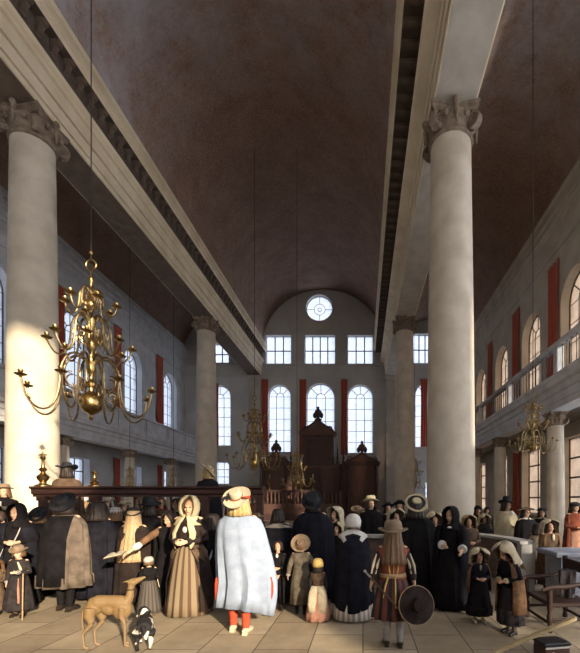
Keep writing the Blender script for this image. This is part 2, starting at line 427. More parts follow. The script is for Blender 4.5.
# ---- entablatures over the columns
tn = [0]
def trim(): tn[0] += 1; return 'trim_%d' % tn[0]
def beam(cx, s, ext=0):
    """s=+1: nave lies at +X of the column row"""
    hw = 0.58
    prof = [(hw,10.8),(hw,10.96),(hw-.07,10.96),(hw-.07,11.01),(hw+.03,11.01),(hw+.03,11.36),(hw-.05,11.36),(hw-.05,11.42),(hw+.06,11.42),(hw+.06,11.82),(hw-.02,11.82),(hw-.02,11.86),(hw+.10,11.9),(hw+.13,11.98),(hw+.2,12.02),(hw+.24,12.12),(hw+.08,12.14),
            (hw+.08,12.86),(hw+.36,12.86),(hw+.38,12.9),(hw+.38,13.0),(hw+.46,13.04),(hw+.46,13.1),(hw+.40,13.1),(hw+.40,13.14),(hw+.46,13.14),(hw+.46,13.2),(hw+.42,13.2),(hw+.42,13.23),(hw+.5,13.24),(hw+.52,13.4),(-hw-.25,13.4),(-hw-.25,12.9),(-hw,12.8),(-hw,10.8)]
    prof = [(x+ext if x > hw+.3 else x, h) for x, h in prof]
    prof = [(x+.36*ext if hw+.12 < x < hw+.3 else x, h) for x, h in prof]
    root = structure(trim(), loc=(cx,YB,0))
    L = YF-YB
    mb = MB(); mb.loft([[(s*x, y, h+EYE) for x, h in prof] for y in (0, L)], cap=False)
    mb.build('architrave', M['beam'], root, smooth=False)
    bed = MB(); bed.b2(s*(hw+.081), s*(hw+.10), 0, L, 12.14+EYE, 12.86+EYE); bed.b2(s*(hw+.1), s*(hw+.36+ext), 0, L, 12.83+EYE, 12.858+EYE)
    bed.build('cornice_bed_shade', M['cornice_shade'], root, smooth=False)  # dark strips put in as the recess's shade
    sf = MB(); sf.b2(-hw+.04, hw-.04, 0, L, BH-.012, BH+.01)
    sf.build('soffit_shade_strip', M['soffit_shade'] if s > 0 else M['column_grey'], root, smooth=False)  # underside strip darkened to paint in shade, more so on the left
    # modillion brackets
    proto = MB()
    a = hw+.1
    pr = [(a,12.83),(a,12.42),(a+.03,12.40),(a+.08,12.47),(a+.10,12.62),(a+.16,12.70),(a+.23+ext,12.72),(a+.25+ext,12.78),(a+.25+ext,12.83)]
    proto.loft([[(s*x, y, h+EYE) for x, h in pr] for y in (-.09, .09)])
    me = proto.mesh('modillion', M['modillion'], False)
    n = 0; y = 8.2
    while y < YF-.3 and n < 56:
        q = bpy.data.objects.new('modillion', me); C.objects.link(q); q.parent = root; q.location = (0, y-YB, 0); y += .5; n += 1
    cof = MB()
    return root
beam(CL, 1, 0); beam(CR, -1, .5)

# wall cornices of the aisles
def wall_cornice(x, s):
    prof = [(0,10.9),(.05,10.9),(.07,11.0),(.02,11.03),(.02,11.95),(.07,12.0),(.09,12.12),(.16,12.2),(.16,12.45),(.24,12.5),(.26,12.8),(.32,12.86),(.32,12.98),(-.1,12.98),(-.1,10.9)]
    mb = MB(); mb.loft([[(x+s*a, y, h+EYE) for a, h in prof] for y in (YB, YF)], cap=False)
    o = mb.build(trim(), M['gallery'] if s > 0 else M['plaster'], smooth=False); o['kind'] = 'structure'
wall_cornice(XL, 1); wall_cornice(XR, -1)
# string courses on the far wall
mb = MB()
for (z, d, t) in ((fz(364.5)-.05, .05, .1), (fz(376.5), .09, .14)):
    mb.b2(CL+.62, CR-.62, YF-d, YF, z-t/2, z+t/2)
    mb.b2(XL, CL-.62, YF-d, YF, z-t/2, z+t/2)
    mb.b2(CR+.62, XR, YF-d, YF, z-t/2, z+t/2)
o = mb.build(trim(), M['apse'], smooth=False); o['kind'] = 'structure'
# pilasters against the far wall
def pilaster(x):
    mb = MB(); y0 = YF
    mb.b2(x-.62, x+.62, y0-.3, y0, .0, .5); mb.b2(x-.56, x+.56, y0-.26, y0, .5, .7)
    mb.b2(x-.5, x+.5, y0-.22, y0, .7, BH-.95)
    mb.b2(x-.56, x+.56, y0-.27, y0, BH-.95, BH-.85); mb.b2(x-.5, x+.5, y0-.24, y0, BH-.85, BH-.4)
    mb.b2(x-.6, x+.6, y0-.3, y0, BH-.4, BH-.22); mb.b2(x-.66, x+.66, y0-.34, y0, BH-.22, BH)
    o = mb.build(trim(), M['column_grey'], smooth=False); o['kind'] = 'structure'
pilaster(CL); pilaster(CR)

# ------------------------------------------------------------------ Ionic columns
def spiral(mb, c, u, v, w, r0, turns=2.2, thick=.06, width=.2):
    """scroll ribbon in the plane (u,v), extruded along w"""
    N = 34; pts = []
    for i in range(N+1):
        t = i/N; a = -pi/2+turns*2*pi*t; r = r0*(1-t*.88)
        pts.append((r, a, thick*(1-t*.6)))
    rings = []
    for r, a, th in pts:
        d = u*cos(a)+v*sin(a)
        p = c+d*r; q = c+d*max(r-th, .001)
        rings.append([p-w*width/2, p+w*width/2, q+w*width/2, q-w*width/2])
    mb.loft(rings)
    mb.ell(c, (r0*.28, r0*.28, r0*.28), 10, 6)
    # solid drum behind the ribbon
    rr = [[c+(u*cos(2*pi*j/20)+v*sin(2*pi*j/20))*r0*.93+w*k for j in range(20)] for k in (-width*.36, width*.36)]
    mb.loft(rr)
def make_column(r0, r1, h, caph, name, label, group, loc, base=True):
    root = thing(name, label, 'column', loc, 0, group)
    bh = r0*.9
    mb = MB(); mb.box((0,0,bh*.2), (r0*2.7,r0*2.7,bh*.4)); mb.build('plinth', M['column_grey'], root, smooth=False)
    mb = MB(); mb.lathe([(r0*1.3,bh*.4),(r0*1.36,bh*.5),(r0*1.3,bh*.62),(r0*1.12,bh*.66),(r0*1.1,bh*.76),(r0*1.18,bh*.82),(r0*1.18,bh*.92),(r0*1.04,bh)], n=36)
    mb.build('base', M['column_grey'], root)
    zt = h-caph
    prof = []
    for i in range(13):
        t = i/12; prof.append((r0-(r0-r1)*(t**1.5), bh+(zt-bh)*t))
    mb = MB(); mb.lathe(prof, n=48); mb.build('shaft', M['column'], root)
    s = r1/.55
    cap = MB()
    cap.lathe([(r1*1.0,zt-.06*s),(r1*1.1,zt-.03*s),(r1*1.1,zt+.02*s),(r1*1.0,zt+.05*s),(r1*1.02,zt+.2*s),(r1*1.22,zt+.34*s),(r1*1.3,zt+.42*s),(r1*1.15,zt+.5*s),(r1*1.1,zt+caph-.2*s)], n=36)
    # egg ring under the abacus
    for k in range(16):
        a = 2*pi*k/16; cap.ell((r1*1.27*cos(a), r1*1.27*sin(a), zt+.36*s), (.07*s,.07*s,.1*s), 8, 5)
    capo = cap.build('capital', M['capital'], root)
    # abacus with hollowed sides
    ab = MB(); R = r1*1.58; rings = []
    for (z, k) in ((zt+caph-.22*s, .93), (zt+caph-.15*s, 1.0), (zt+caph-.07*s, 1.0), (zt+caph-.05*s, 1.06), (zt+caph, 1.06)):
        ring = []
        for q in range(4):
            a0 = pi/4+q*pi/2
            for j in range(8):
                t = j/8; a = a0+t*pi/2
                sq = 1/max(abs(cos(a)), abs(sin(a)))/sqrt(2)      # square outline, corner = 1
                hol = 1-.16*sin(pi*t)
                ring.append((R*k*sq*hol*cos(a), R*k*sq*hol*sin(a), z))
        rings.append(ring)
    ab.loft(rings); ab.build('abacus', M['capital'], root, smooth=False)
    for q in range(4):
        a = pi/4+q*pi/2; d = Vector((cos(a), sin(a), 0)); w = Vector((-sin(a), cos(a), 0))
        v = MB(); spiral(v, d*(r1*1.28)+Vector((0,0,zt+.25*s)), d, Vector((0,0,1)), w, .23*s, width=.2*s)
        v.build('volute', M['capital'], capo)
    fe = MB()
    for q in range(4):
        a = q*pi/2; d = Vector((cos(a), sin(a), 0))
        fe.ell(d*(r1*1.3)+Vector((0,0,zt+caph-.12*s)), (.09*s,.09*s,.1*s), 8, 6)
        fe.tube([d*(r1*1.28)+Vector((0,0,zt+caph-.2*s)), d*(r1*1.3)+Vector((0,0,zt+.05*s))], [.06*s,.03*s], 6)
    fe.build('fleuron', M['capital'], capo)
    return root
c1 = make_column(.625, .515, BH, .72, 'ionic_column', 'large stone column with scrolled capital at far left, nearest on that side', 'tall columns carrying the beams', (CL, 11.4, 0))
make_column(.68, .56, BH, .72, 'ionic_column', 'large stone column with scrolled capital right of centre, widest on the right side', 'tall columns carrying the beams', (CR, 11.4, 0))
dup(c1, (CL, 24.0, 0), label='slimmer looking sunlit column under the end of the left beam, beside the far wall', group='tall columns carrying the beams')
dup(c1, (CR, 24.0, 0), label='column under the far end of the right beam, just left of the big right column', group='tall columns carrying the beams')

# ------------------------------------------------------------------ galleries along both walls
GF = 2.85   # top of the small gallery columns above eye level
def small_column(name, label, loc, group, h):
    return make_column(.29, .25, h, .42, name, label, group, loc)
g1 = small_column('gallery_column', 'grey gallery column directly behind the big round brass chandelier on the right', (6.3, 13.1, 0), 'columns under the right gallery', GF+EYE)
dup(g1, (6.3, 18.4, 0), label='slim grey gallery column behind the man in black hat and cream cloak')
dup(g1, (6.3, 22.4, 0), label='slim gallery column half hidden beside the big right column')
for y in (27.6,): dup(g1, (6.3, y, 0), label='gallery column hidden farthest back on the right')
g2 = dup(g1, (-13.3, 17.7, 0), label='small gallery column right beside the big left column', group='columns under the left gallery')
dup(g1, (-13.3, 22.8, 0), label='small gallery column left of middle under the left gallery, behind a little chandelier', group='columns under the left gallery')
dup(g1, (-13.3, 27.6, 0), label='small gallery column near the left aisle window, second from the far wall', group='columns under the left gallery')
dup(g1, (-13.3, 12.6, 0), label='small gallery column at the left picture edge', group='columns under the left gallery')
def gallery(xw, xf, name, label, solid_front, y0, y1):
    s = 1 if xf > xw else -1      # towards the nave
    root = thing(name, label, 'gallery', (xf, y0, 0))
    L = y1-y0; zf = GF+EYE
    d = abs(xf-xw)
    # local: x measured from the column row, s*x towards nave
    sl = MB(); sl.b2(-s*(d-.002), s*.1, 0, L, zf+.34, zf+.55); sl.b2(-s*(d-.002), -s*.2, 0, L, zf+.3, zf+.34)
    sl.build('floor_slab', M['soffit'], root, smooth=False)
    prof = [(-.28,zf),(.28,zf),(.28,zf+.2),(.31,zf+.2),(.31,zf+.42),(.36,zf+.46),(.38,zf+.62),(.48,zf+.68),(.5,zf+.8),(.54,zf+.86),(.54,zf+.95),(.1,zf+.98),(-.28,zf+.98)]
    f = MB(); f.loft([[(s*x, y, z) for x, z in prof] for y in (0, L)], cap=True)
    f.build('fascia', M['gallery'], root, smooth=False)
    zt = 4.9+EYE
    rail = MB(); rail.loft([[(s*x, y, z) for x, z in ((.08,zt-.12),(.3,zt-.12),(.34,zt-.06),(.34,zt-.01),(.3,zt+.03),(.08,zt+.03),(.04,zt-.06))] for y in (0, L)])
    rail.build('handrail', M['gallery'], root, smooth=False)
    if solid_front:
        p = MB(); p.b2(s*.1, s*.2, 0, L, zf+.95, zt-.12)
        y = .4
        while y < L-2:
            p.b2(s*.2, s*.225, y+.12, y+2.4, zf+1.05, zf+1.1); p.b2(s*.2, s*.225, y+.12, y+2.4, zt-.25, zt-.2)
            p.b2(s*.2, s*.225, y+.12, y+.17, zf+1.05, zt-.2); p.b2(s*.2, s*.225, y+2.35, y+2.4, zf+1.05, zt-.2)
            p.b2(s*.06, s*.26, y-.1, y+.1, zf+.95, zt-.12)
            y += 2.65
        p.build('parapet', M['gallery'], root, smooth=False)
    else:
        ppst = MB().b2(s*.08, s*.3, -.11, .11, zf+.95, zt-.1); me = ppst.mesh('post', M['gallery'], False)
        y = .4
        while y < L:
            q = bpy.data.objects.new('rail_post', me); C.objects.link(q); q.parent = root; q.location = (0, y, 0); y += 4.1
        bl = MB().lathe([(.02,0),(.028,.04),(.012,.08),(.02,.3),(.011,.5),(.02,.75),(.011,.95),(.022,zt-zf-1.07)], n=6); me = bl.mesh('baluster', M['iron'])
        n = 0; y = .2
        while y < L and n < 96:
            q = bpy.data.objects.new('baluster', me); C.objects.link(q); q.parent = root; q.location = (s*.19, y, zf+.95); y += .27; n += 1
    return root
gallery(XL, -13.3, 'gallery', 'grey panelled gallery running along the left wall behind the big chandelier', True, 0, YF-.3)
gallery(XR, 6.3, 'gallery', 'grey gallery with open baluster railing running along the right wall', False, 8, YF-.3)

# ------------------------------------------------------------------ curtains
def curtain(name, label, p, w, h, axis, group, depth=.12):
    """hung from its top, folds along its width"""
    n = 26; mb = MB(); rings = []
    for i in range(9):
        t = i/8; z = h*(1-t)
        k = 1-.12*sin(pi*min(t*1.3,1))
        front = []; back = []
        for j in range(n+1):
            u = (j/n-.5)*w*k
            dd = depth*.5*(1+.85*sin(j/n*pi*7+.6*sin(t*3)))*(.5+.5*t)+.03
            front.append((u, dd)); back.append((u, dd-.02))
        ring = front+back[::-1]
        rings.append([(u, -d, z) if axis == 'Y' else ((d, u, z) if axis == 'L' else (-d, u, z)) for u, d in ring])
    mb.loft(rings)
    root = thing(name, label, 'curtain', p, 0, group)
    mb.build('drapery', M['curtain'], root)
    rod = MB(); z = h+.03
    a, b = ((-w/2-.05, -.08, z), (w/2+.05, -.08, z)) if axis == 'Y' else (((.08, -w/2-.05, z), (.08, w/2+.05, z)) if axis == 'L' else ((-.08, -w/2-.05, z), (-.08, w/2+.05, z)))
    rod.tube([a, b], .022, 6); rod.build('curtain_rod', M['old_brass'], root)
    return root
gl = 'red curtains along the left wall'
names = ['red curtain on the left wall right beside the big left column, behind the chandelier', 'red curtain on the left wall between the two windows right of the chandelier', 'red curtain on the left wall nearest the far wall, beside the last window']
for (c, w), nm in zip(((20.35,.7),(25.2,.75),(30.4,.95)), names):
    curtain('curtain', nm, (XL+.02, c, 5.5+EYE), w, 5.4, 'L', gl)
for (c, w), nm in zip(((25.1,.6),(30.4,.7)), ('short red curtain under the left gallery right of the patch of white wall', 'red curtain under the left gallery farthest back, left of the last small column')):
    curtain('curtain', nm, (XL+.02, c, 1.0), w, 3.2, 'L', 'red curtains under the left gallery')
for (c, w), nm in zip(((17.75,1.0),(22.1,1.0),(26.6,.9),(30.8,.8)), ('broad red curtain on the upper right wall beside the largest window', 'red curtain on the upper right wall, second from the right picture edge', 'narrow red curtain on the upper right wall, third from the right picture edge', 'red curtain high on the right wall touching the big right column in view')):
    curtain('curtain', nm, (XR-.02, c, 4.2+EYE), w, 6.2, 'R', 'red curtains along the right wall')
for (c, w), nm in zip(((22.0,1.0),(30.7,1.1)), ('red curtain below the right gallery between the slim column and the yellow lit window', 'red curtain below the right gallery just right of the big column')):
    curtain('curtain', nm, (XR-.02, c, .8), w, 3.4, 'R', 'red curtains under the right gallery')
for (x0, x1, y0, y1), nm in zip(((261.5,268.5,380,455),(299.5,306.5,380,455),(341,347.5,380,455),(213,219,384,446),(420.3,427.6,380,447)),
        ('red curtain left of the left arched window above the ark', 'red curtain left of the middle arched window above the ark', 'red curtain left of the right arched window above the ark', 'narrow red curtain at the far end of the left aisle, half behind the sunlit column', 'red curtain between the two right columns at the far wall')):
    curtain('curtain', nm, (fx((x0+x1)/2), YF-.02, fz(y1)), (x1-x0)/PF, fz(y0)-fz(y1), 'Y', 'red curtains on the far wall')
# ================================================================== brass chandeliers
def vault_z(x):
    return LIP-.02+VR*sqrt(max(0, 1-((x-VCX)/VRX)**2))
def make_chandelier(label, tiers=3):
    root = thing('chandelier', label, 'chandelier', (0,0,0), 0, 'brass chandeliers')
    ax = MB()
    ax.lathe([(.0,-.06),(.035,-.03),(.045,0),(.02,.05),(.05,.08),(.13,.12),(.2,.2),(.225,.32),(.2,.44),(.13,.52),(.05,.57),(.045,.64),(.09,.68),(.10,.74),(.05,.8),(.04,.9),(.075,.97),(.1,1.06),(.09,1.14),(.11,1.18),(.11,1.26),(.05,1.3),(.04,1.38),(.08,1.46),(.12,1.56),(.1,1.66),(.05,1.74),(.04,1.86),(.08,1.93),(.09,2.03),(.1,2.08),(.1,2.14),(.045,2.2),(.035,2.3),(.075,2.36),(.095,2.45),(.07,2.53),(.03,2.6),(.07,2.66),(.075,2.72),(.03,2.78),(.025,2.9),(.05,2.95),(.045,3.02),(.015,3.08),(.012,3.2)], n=20)
    ax.build('shaft', M['brass'], root)
    rg = MB(); rg.tube([(.11*cos(a*pi/9), 0, 3.29+.11*sin(a*pi/9)) for a in range(19)], .018, 6, cap=False)
    rg.build('ring', M['brass'], root)
    T = [(1.2, 1.2, .04, .62, 8, 0.2), (.76, 2.1, 1.28, 1.58, 8, .5), (.48, 2.72, 2.22, 2.44, 6, .3)]
    for (R, zh, zl, zp, n, ph) in T:
        arm = MB(); D = zh-zl
        pts2 = [(.06,zh-.02),(.16*R+.03,zh+.10*D),(.33*R,zh+.06*D),(.44*R,zh-.15*D),(.47*R,zh-.42*D),(.5*R,zh-.68*D),(.58*R,zh-.9*D),(.7*R,zh-D),(.83*R,zh-.96*D),(.94*R,zh-.8*D),(R,zp-.02)]
        sm = []
        for i in range(len(pts2)-1):
            a, b = pts2[i], pts2[i+1]
            p0 = pts2[max(i-1,0)]; p3 = pts2[min(i+2,len(pts2)-1)]
            for t in (0,.5):
                q = [0.5*((2*a[k])+(-p0[k]+b[k])*t+(2*p0[k]-5*a[k]+4*b[k]-p3[k])*t*t+(-p0[k]+3*a[k]-3*b[k]+p3[k])*t**3) for k in (0,1)]
                sm.append(q)
        sm.append(pts2[-1])
        arm.tube([(r, 0, z) for r, z in sm], [.026-.008*i/len(sm) for i in range(len(sm))], 6)
        # inner counter-scroll
        c = Vector((.3*R, 0, zh-.34*D)); q = .13*D
        arm.tube([(c.x+q*(1-.12*k/3)*cos(2.4+k*.55)*1.1, 0, c.z+q*(1.7-.1*k)*sin(2.4+k*.55)) for k in range(11)], .016, 5)
        arm.tube([(.36*R+.09*D*(1-.1*k/3)*cos(3.6-k*.5), 0, zh-.62*D+.1*D*sin(3.6-k*.5)) for k in range(11)], .013, 5)
        arm.tube([(.07,0,zh-.7*D),(.2*R,0,zh-.62*D),(.28*R,0,zh-.45*D)], .015, 5)
        am = arm.mesh('arm', M['old_brass'])
        pan = MB(); pan.lathe([(.02,-.05),(.03,-.02),(.09,0),(.105,.02),(.03,.02),(.028,.035),(.045,.06),(.045,.1),(.03,.1),(.028,.05)], n=12)
        pm = pan.mesh('drip_pan', M['brass'])
        for k in range(n):
            a = ph+2*pi*k/n
            o = bpy.data.objects.new('arm', am); C.objects.link(o); o.parent = root; o.rotation_euler = (0,0,a)
            p = bpy.data.objects.new('drip_pan', pm); C.objects.link(p); p.parent = o; p.location = (R, 0, zp)
    return root
def hang(root, ztop):
    s = root.scale[0]; L = (ztop-root.location.z)/s-3.38
    mb = MB(); r = .011/s
    mb.tube([(0,0,3.37),(0,0,3.37+L)], r, 6)
    o = mb.build('chain', M['rope'], root)
    ball = MB(); ball.ell((0,0,3.55),(.035,.035,.05),8,6); ball.build('chain_knob', M['brass'], root)
VCX, VRX = -3.45, 5.3
ch = make_chandelier('large three tiered brass chandelier hanging in front of the big left column')
def put(ch, x, ybot, d, s, first=False, label=None, zt=None):
    p = W(x, ybot, d)
    if first: o = ch; o.location = p; o.scale = (s,)*3
    else: o = dup(ch, p, random.random()*3, label, scale=s)
    return o, p
o1, p1 = put(ch, 91.2, 418, 8.6, 1.0, True)
spots = [(254.5, 470, 20.5, 1.12, 'three tiered brass chandelier in the nave between the sunlit column and the ark', 'nave'),
         (129.8, 489, 20.3, .40, 'little brass chandelier under the left gallery near the big chandelier', 'aisleL'),
         (173.5, 486, 24.8, .42, 'little brass chandelier farther back under the left gallery, just before the sunlit column', 'aisleL'),
         (297, 487, 20.8, .66, 'low hanging brass chandelier in front of the carved wooden ark', 'nave'),
         (414.5, 489, 31.0, .85, 'dim brass chandelier between the two right hand columns', 'aisleR'),
         (533, 453, 11.5, .53, 'round brass chandelier hanging before the right gallery', 'aisleR')]
made = [(o1, p1, 'nave')]
for (x, yb, d, s, lb, wh) in spots:
    o, p = put(ch, x, yb, d, s, label=lb); made.append((o, p, wh))
for o, p, wh in made:
    if wh == 'nave': zt = vault_z(p.x)
    else:
        a0, a1 = (aL0, aL1) if wh == 'aisleL' else (aR0, aR1)
        c = (a0+a1)/2; r = (a1-a0)/2; zt = 12.95+EYE+sqrt(max(r*r-(p.x-c)**2, 0))
    hang(o, zt+.02)

# ================================================================== the carved wooden ark at the far wall
AD = 33.7
pa = F/AD
axx = lambda x: (x-363)/pa
azz = lambda y: EYE+(500-y)/pa
ark = thing('ark', 'great dark carved wooden ark with three pediments under the far windows', 'ark', (axx(320), AD, 0))
X0 = axx(320)
def lx(x): return axx(x)-X0
def panel(mb, x0, x1, z0, z1, y, fr=.09, t=.05):
    mb.b2(x0, x1, y-t, y, z0, z0+fr); mb.b2(x0, x1, y-t, y, z1-fr, z1)
    mb.b2(x0, x0+fr, y-t, y, z0+fr, z1-fr); mb.b2(x1-fr, x1, y-t, y, z0+fr, z1-fr)
body = MB(); body.b2(lx(262), lx(378), 0, .9, .0, azz(466)); body.b2(lx(261), lx(379), -.1, .9, 0, .55)
body.build('cabinet', M['ark'], ark, smooth=False)
cor = MB()
for (x0, x1) in ((261, 290), (344, 379.5)):
    cor.b2(lx(x0), lx(x1), -.32, .9, azz(466), azz(463.6)); cor.b2(lx(x0-.8), lx(x1+.8), -.42, .9, azz(463.6), azz(462))
cor.b2(lx(290), lx(344), -.12, .9, azz(466), azz(464))
cor.build('cornice', M['ark_dark'], ark, smooth=False)
for (x0, x1) in ((262, 289), (345, 378.5)):
    bay = MB(); bay.b2(lx(x0)+.1, lx(x1)-.1, -.25, 0, .55, azz(466)); panel(bay, lx(x0)+.45, lx(x1)-.45, 2.2, azz(469), -.25); panel(bay, lx(x0)+.45, lx(x1)-.45, .7, 2.0, -.25)
    bay.build('side_bay', M['ark'], ark, smooth=False)
    for xx in (lx(x0)+.22, lx(x1)-.22):
        cc = MB(); cc.lathe([(.17,.55),(.17,.7),(.12,.75),(.12,azz(470)),(.17,azz(469)),(.18,azz(466))], c=(xx,-.38,0), n=14); cc.build('pillar', M['ark_dark'], ark)
# doors in the middle
for s in (-1, 1):
    d = MB(); a, b = (lx(303), -.02) if s < 0 else (.02, lx(337))
    a += 0; d.b2(a, b, -.16, 0, .55, azz(468)); panel(d, a+.12, b-.12, .75, 1.9, -.16); panel(d, a+.12, b-.12, 2.05, azz(470), -.16)
    dd = d.build('door', M['ark_dark'], ark, smooth=False)
    MB().ell((s*.12, -.22, 1.9), (.05,.05,.05), 8, 6).build('knob', M['brass'], dd)
for x in (296, 341):
    cc = MB(); cc.lathe([(.18,.55),(.18,.75),(.13,.8),(.125,azz(471)),(.19,azz(470)),(.2,azz(466))], c=(lx(x),-.25,0), n=14); cc.build('pillar', M['ark_dark'], ark)
# tall middle storey
mid = MB(); mid.b2(lx(304), lx(332.5), .0, .9, azz(466), azz(434)); panel(mid, lx(308), lx(328.5), azz(462), azz(438), 0.0, .14, .08)
mid.b2(lx(303), lx(306.5), -.14, .9, azz(466), azz(436)); mid.b2(lx(330), lx(333.5), -.14, .9, azz(466), azz(436))
mid.build('upper_storey', M['ark_dark'], ark, smooth=False)
mc = MB(); mc.b2(lx(301), lx(335), -.3, .9, azz(436), azz(434)); mc.b2(lx(299.5), lx(336.5), -.42, .95, azz(434), azz(432))
mc.build('upper_cornice', M['ark'], ark, smooth=False)
def pediment(x0, x1, yb, yt, name='pediment'):
    mb = MB(); pts = []
    n = 12
    for i in range(n+1):
        t = i/n; x = lx(x0)+(lx(x1)-lx(x0))*t
        u = abs(t-.5)*2
        z = azz(yb)+(azz(yt)-azz(yb))*(1-u)**.85*(1-.25*sin(pi*u))
        pts.append((x, z))
    ring = [(lx(x0), azz(yb)-.02)]+pts+[(lx(x1), azz(yb)-.02)]
    mb.loft([[(x, y, z) for x, z in ring] for y in (-.3, .6)])
    o = mb.build(name, M['ark'], ark, smooth=False)
    m2 = MB(); m2.tube([(x, -.32, z+.03) for x, z in pts], .07, 6)
    for s in (0, 1):
        xx = lx(x0) if s == 0 else lx(x1); k = 1 if s == 0 else -1
        m2.tube([(xx+k*(.3+.24*cos(a*.5)*(1-a*.06)), -.34, azz(yb)+.25+.2*sin(a*.5)*(1-a*.06)) for a in range(14)], .05, 5)
    m2.build('carved_scroll', M['ark_dark'], o)
    f = MB(); xm = (lx(x0)+lx(x1))/2; zt = azz(yt)-.1
    f.lathe([(.3,0),(.32,.1),(.16,.16),(.12,.3),(.26,.45),(.33,.62),(.28,.8),(.14,.9),(.1,1.0),(.14,1.08),(.02,1.2)], c=(xm,.1,zt), n=14)
    f.ell((xm-.28,.1,zt+.42),(.17,.12,.26),8,6); f.ell((xm+.28,.1,zt+.42),(.17,.12,.26),8,6)
    f.build('finial', M['ark_dark'], ark)
pediment(302, 334, 432, 419); pediment(263, 289, 462, 452.5); pediment(346, 378, 462, 453.5)
for x in (291, 343.5, 337.5, 300):
    f = MB(); zb = azz(464) if x in (291, 343.5) else azz(464)
    f.lathe([(.13,0),(.13,.2),(.06,.25),(.1,.5),(.06,.7),(.05,1.1),(.0,1.7)], c=(lx(x),-.02,zb), n=10); f.build('spire', M['ark_dark'], ark)

# balustrade before the ark, with brass candlesticks
bal = thing('balustrade', 'low dark wooden balustrade in front of the ark, carrying brass candlesticks', 'balustrade', (axx(320), 31.5, 0))
b = MB(); b.b2(-5.6, 2.0, -.12, .12, 2.2, 2.38); b.b2(-5.6, 2.0, -.1, .1, 0, .5); b.build('top_rail', M['ark_dark'], bal, smooth=False)
b = MB(); b.b2(-5.55, 1.95, -.05, .05, .5, 1.3); b.build('panel', M['ark'], bal, smooth=False)
post = MB().lathe([(.1,1.3),(.05,1.36),(.1,1.6),(.05,1.85),(.08,2.1),(.1,2.2)], n=8).mesh('baluster', M['ark'])
for i in range(25):
    q = bpy.data.objects.new('baluster', post); C.objects.link(q); q.parent = bal; q.location = (-5.4+i*.3, 0, 0)
def make_candlestick(label, h, loc):
    t = thing('candlestick', label, 'candlestick', loc, 0, 'brass candlesticks before the ark')
    mb = MB(); mb.lathe([(.2,0),(.2,.03),(.09,.08),(.04,.14),(.08,.22*h+.05),(.03,.3*h),(.16,.45*h),(.22,.55*h),(.16,.66*h),(.03,.78*h),(.05,.86*h),(.12,.9*h),(.03,.92*h)], n=14); mb.build('stem', M['brass'], t)
    MB().lathe([(.035,.9*h),(.035,1.15*h)], n=8).build('candle', M['candle'], t); return t
for (x, h, lb) in ((269.5,1.05,'big bellied brass candlestick, leftmost on the balustrade before the ark'), (283,.8,'brass candlestick second from the left on the balustrade before the ark'), (301,.85,'brass candlestick third from the left on the balustrade before the ark'), (313,1.1,'tall brass candlestick rightmost on the balustrade before the ark')):
    make_candlestick(lb, h, ((x-363)*31.5/F, 31.5, 2.381))

# ================================================================== wooden screen with rail behind the congregation
RY = 7.3
rx = lambda x: (x-363)*RY/F
rz_ = lambda y: EYE+(500-y)*RY/F
scr = thing('pew_screen', 'long dark wooden pew screen with top rail behind the standing crowd on the left', 'screen', (rx(38), RY, 0))
L = rx(264)-rx(38)
mb = MB(); zt = rz_(486.5)
mb.loft([[(x, y, z) for y, z in ((-.16,zt-.03),(-.16,zt),(.16,zt),(.16,zt-.03),(.11,zt-.06),(.11,zt-.13),(.07,zt-.15),(.07,zt-.19),(-.07,zt-.19),(-.07,zt-.15),(-.11,zt-.13),(-.11,zt-.06))] for x in (-.04, L)])
mb.build('top_rail', M['rail_wood'], scr, smooth=False)
mb = MB(); mb.b2(0, L, -.04, .04, 0, 1.12); mb.b2(0, L, -.07, .07, 1.12, 1.2)
x = .1
while x < L-.6:
    panel(mb, x, x+.85, .15, 1.05, -.04, .07, .03); x += 1.0
mb.build('panelling', M['wood'], scr, smooth=False)
ps = MB(); ps.b2(-.055, .055, -.055, .055, 1.2, zt-.18); ps.b2(-.075, .075, -.075, .075, zt-.26, zt-.18); pm = ps.mesh('post', M['rail_wood'], False)
i = 0; x = .1
while x < L+.01:
    q = bpy.data.objects.new('post', pm); C.objects.link(q); q.parent = scr; q.location = (x, 0, 0); x += 1.0 if i else .95; i += 1
bs = MB(); bs.lathe([(.024,1.2),(.016,1.25),(.028,1.35),(.014,1.45),(.024,zt-.19)], n=6); bmm = bs.mesh('spindle', M['wood'])
x = .43
while x < L-.1:
    q = bpy.data.objects.new('spindle', bmm); C.objects.link(q); q.parent = scr; q.location = (x, 0, 0); x += .333
def finial(label, x, h, w_):
    t = thing('finial', label, 'finial', (x, RY, zt+.001), 0, 'brass finials on the pew screen')
    mb = MB(); mb.lathe([(.13*w_,0),(.13*w_,.02),(.06*w_,.05),(.05*w_,.12*h),(.09*w_,.2*h),(.1*w_,.27*h),(.05*w_,.34*h),(.03*w_,.4*h),(.07*w_,.46*h),(.03*w_,.52*h),(.02*w_,.7*h),(.045*w_,.78*h),(.015*w_,.86*h),(.004,h)], n=14); mb.build('stem', M['brass'], t)
    r = MB(); r.tube([(-.07*w_,0,.86*h),(.07*w_,0,.86*h)], .012, 5); r.build('crosspiece', M['brass'], t)
finial('tall slender brass finial at the left end of the pew screen rail', rx(43), .67, 1.0)
finial('short brass finial on the pew screen rail right of the hatted man', rx(94.5), .30, .8)

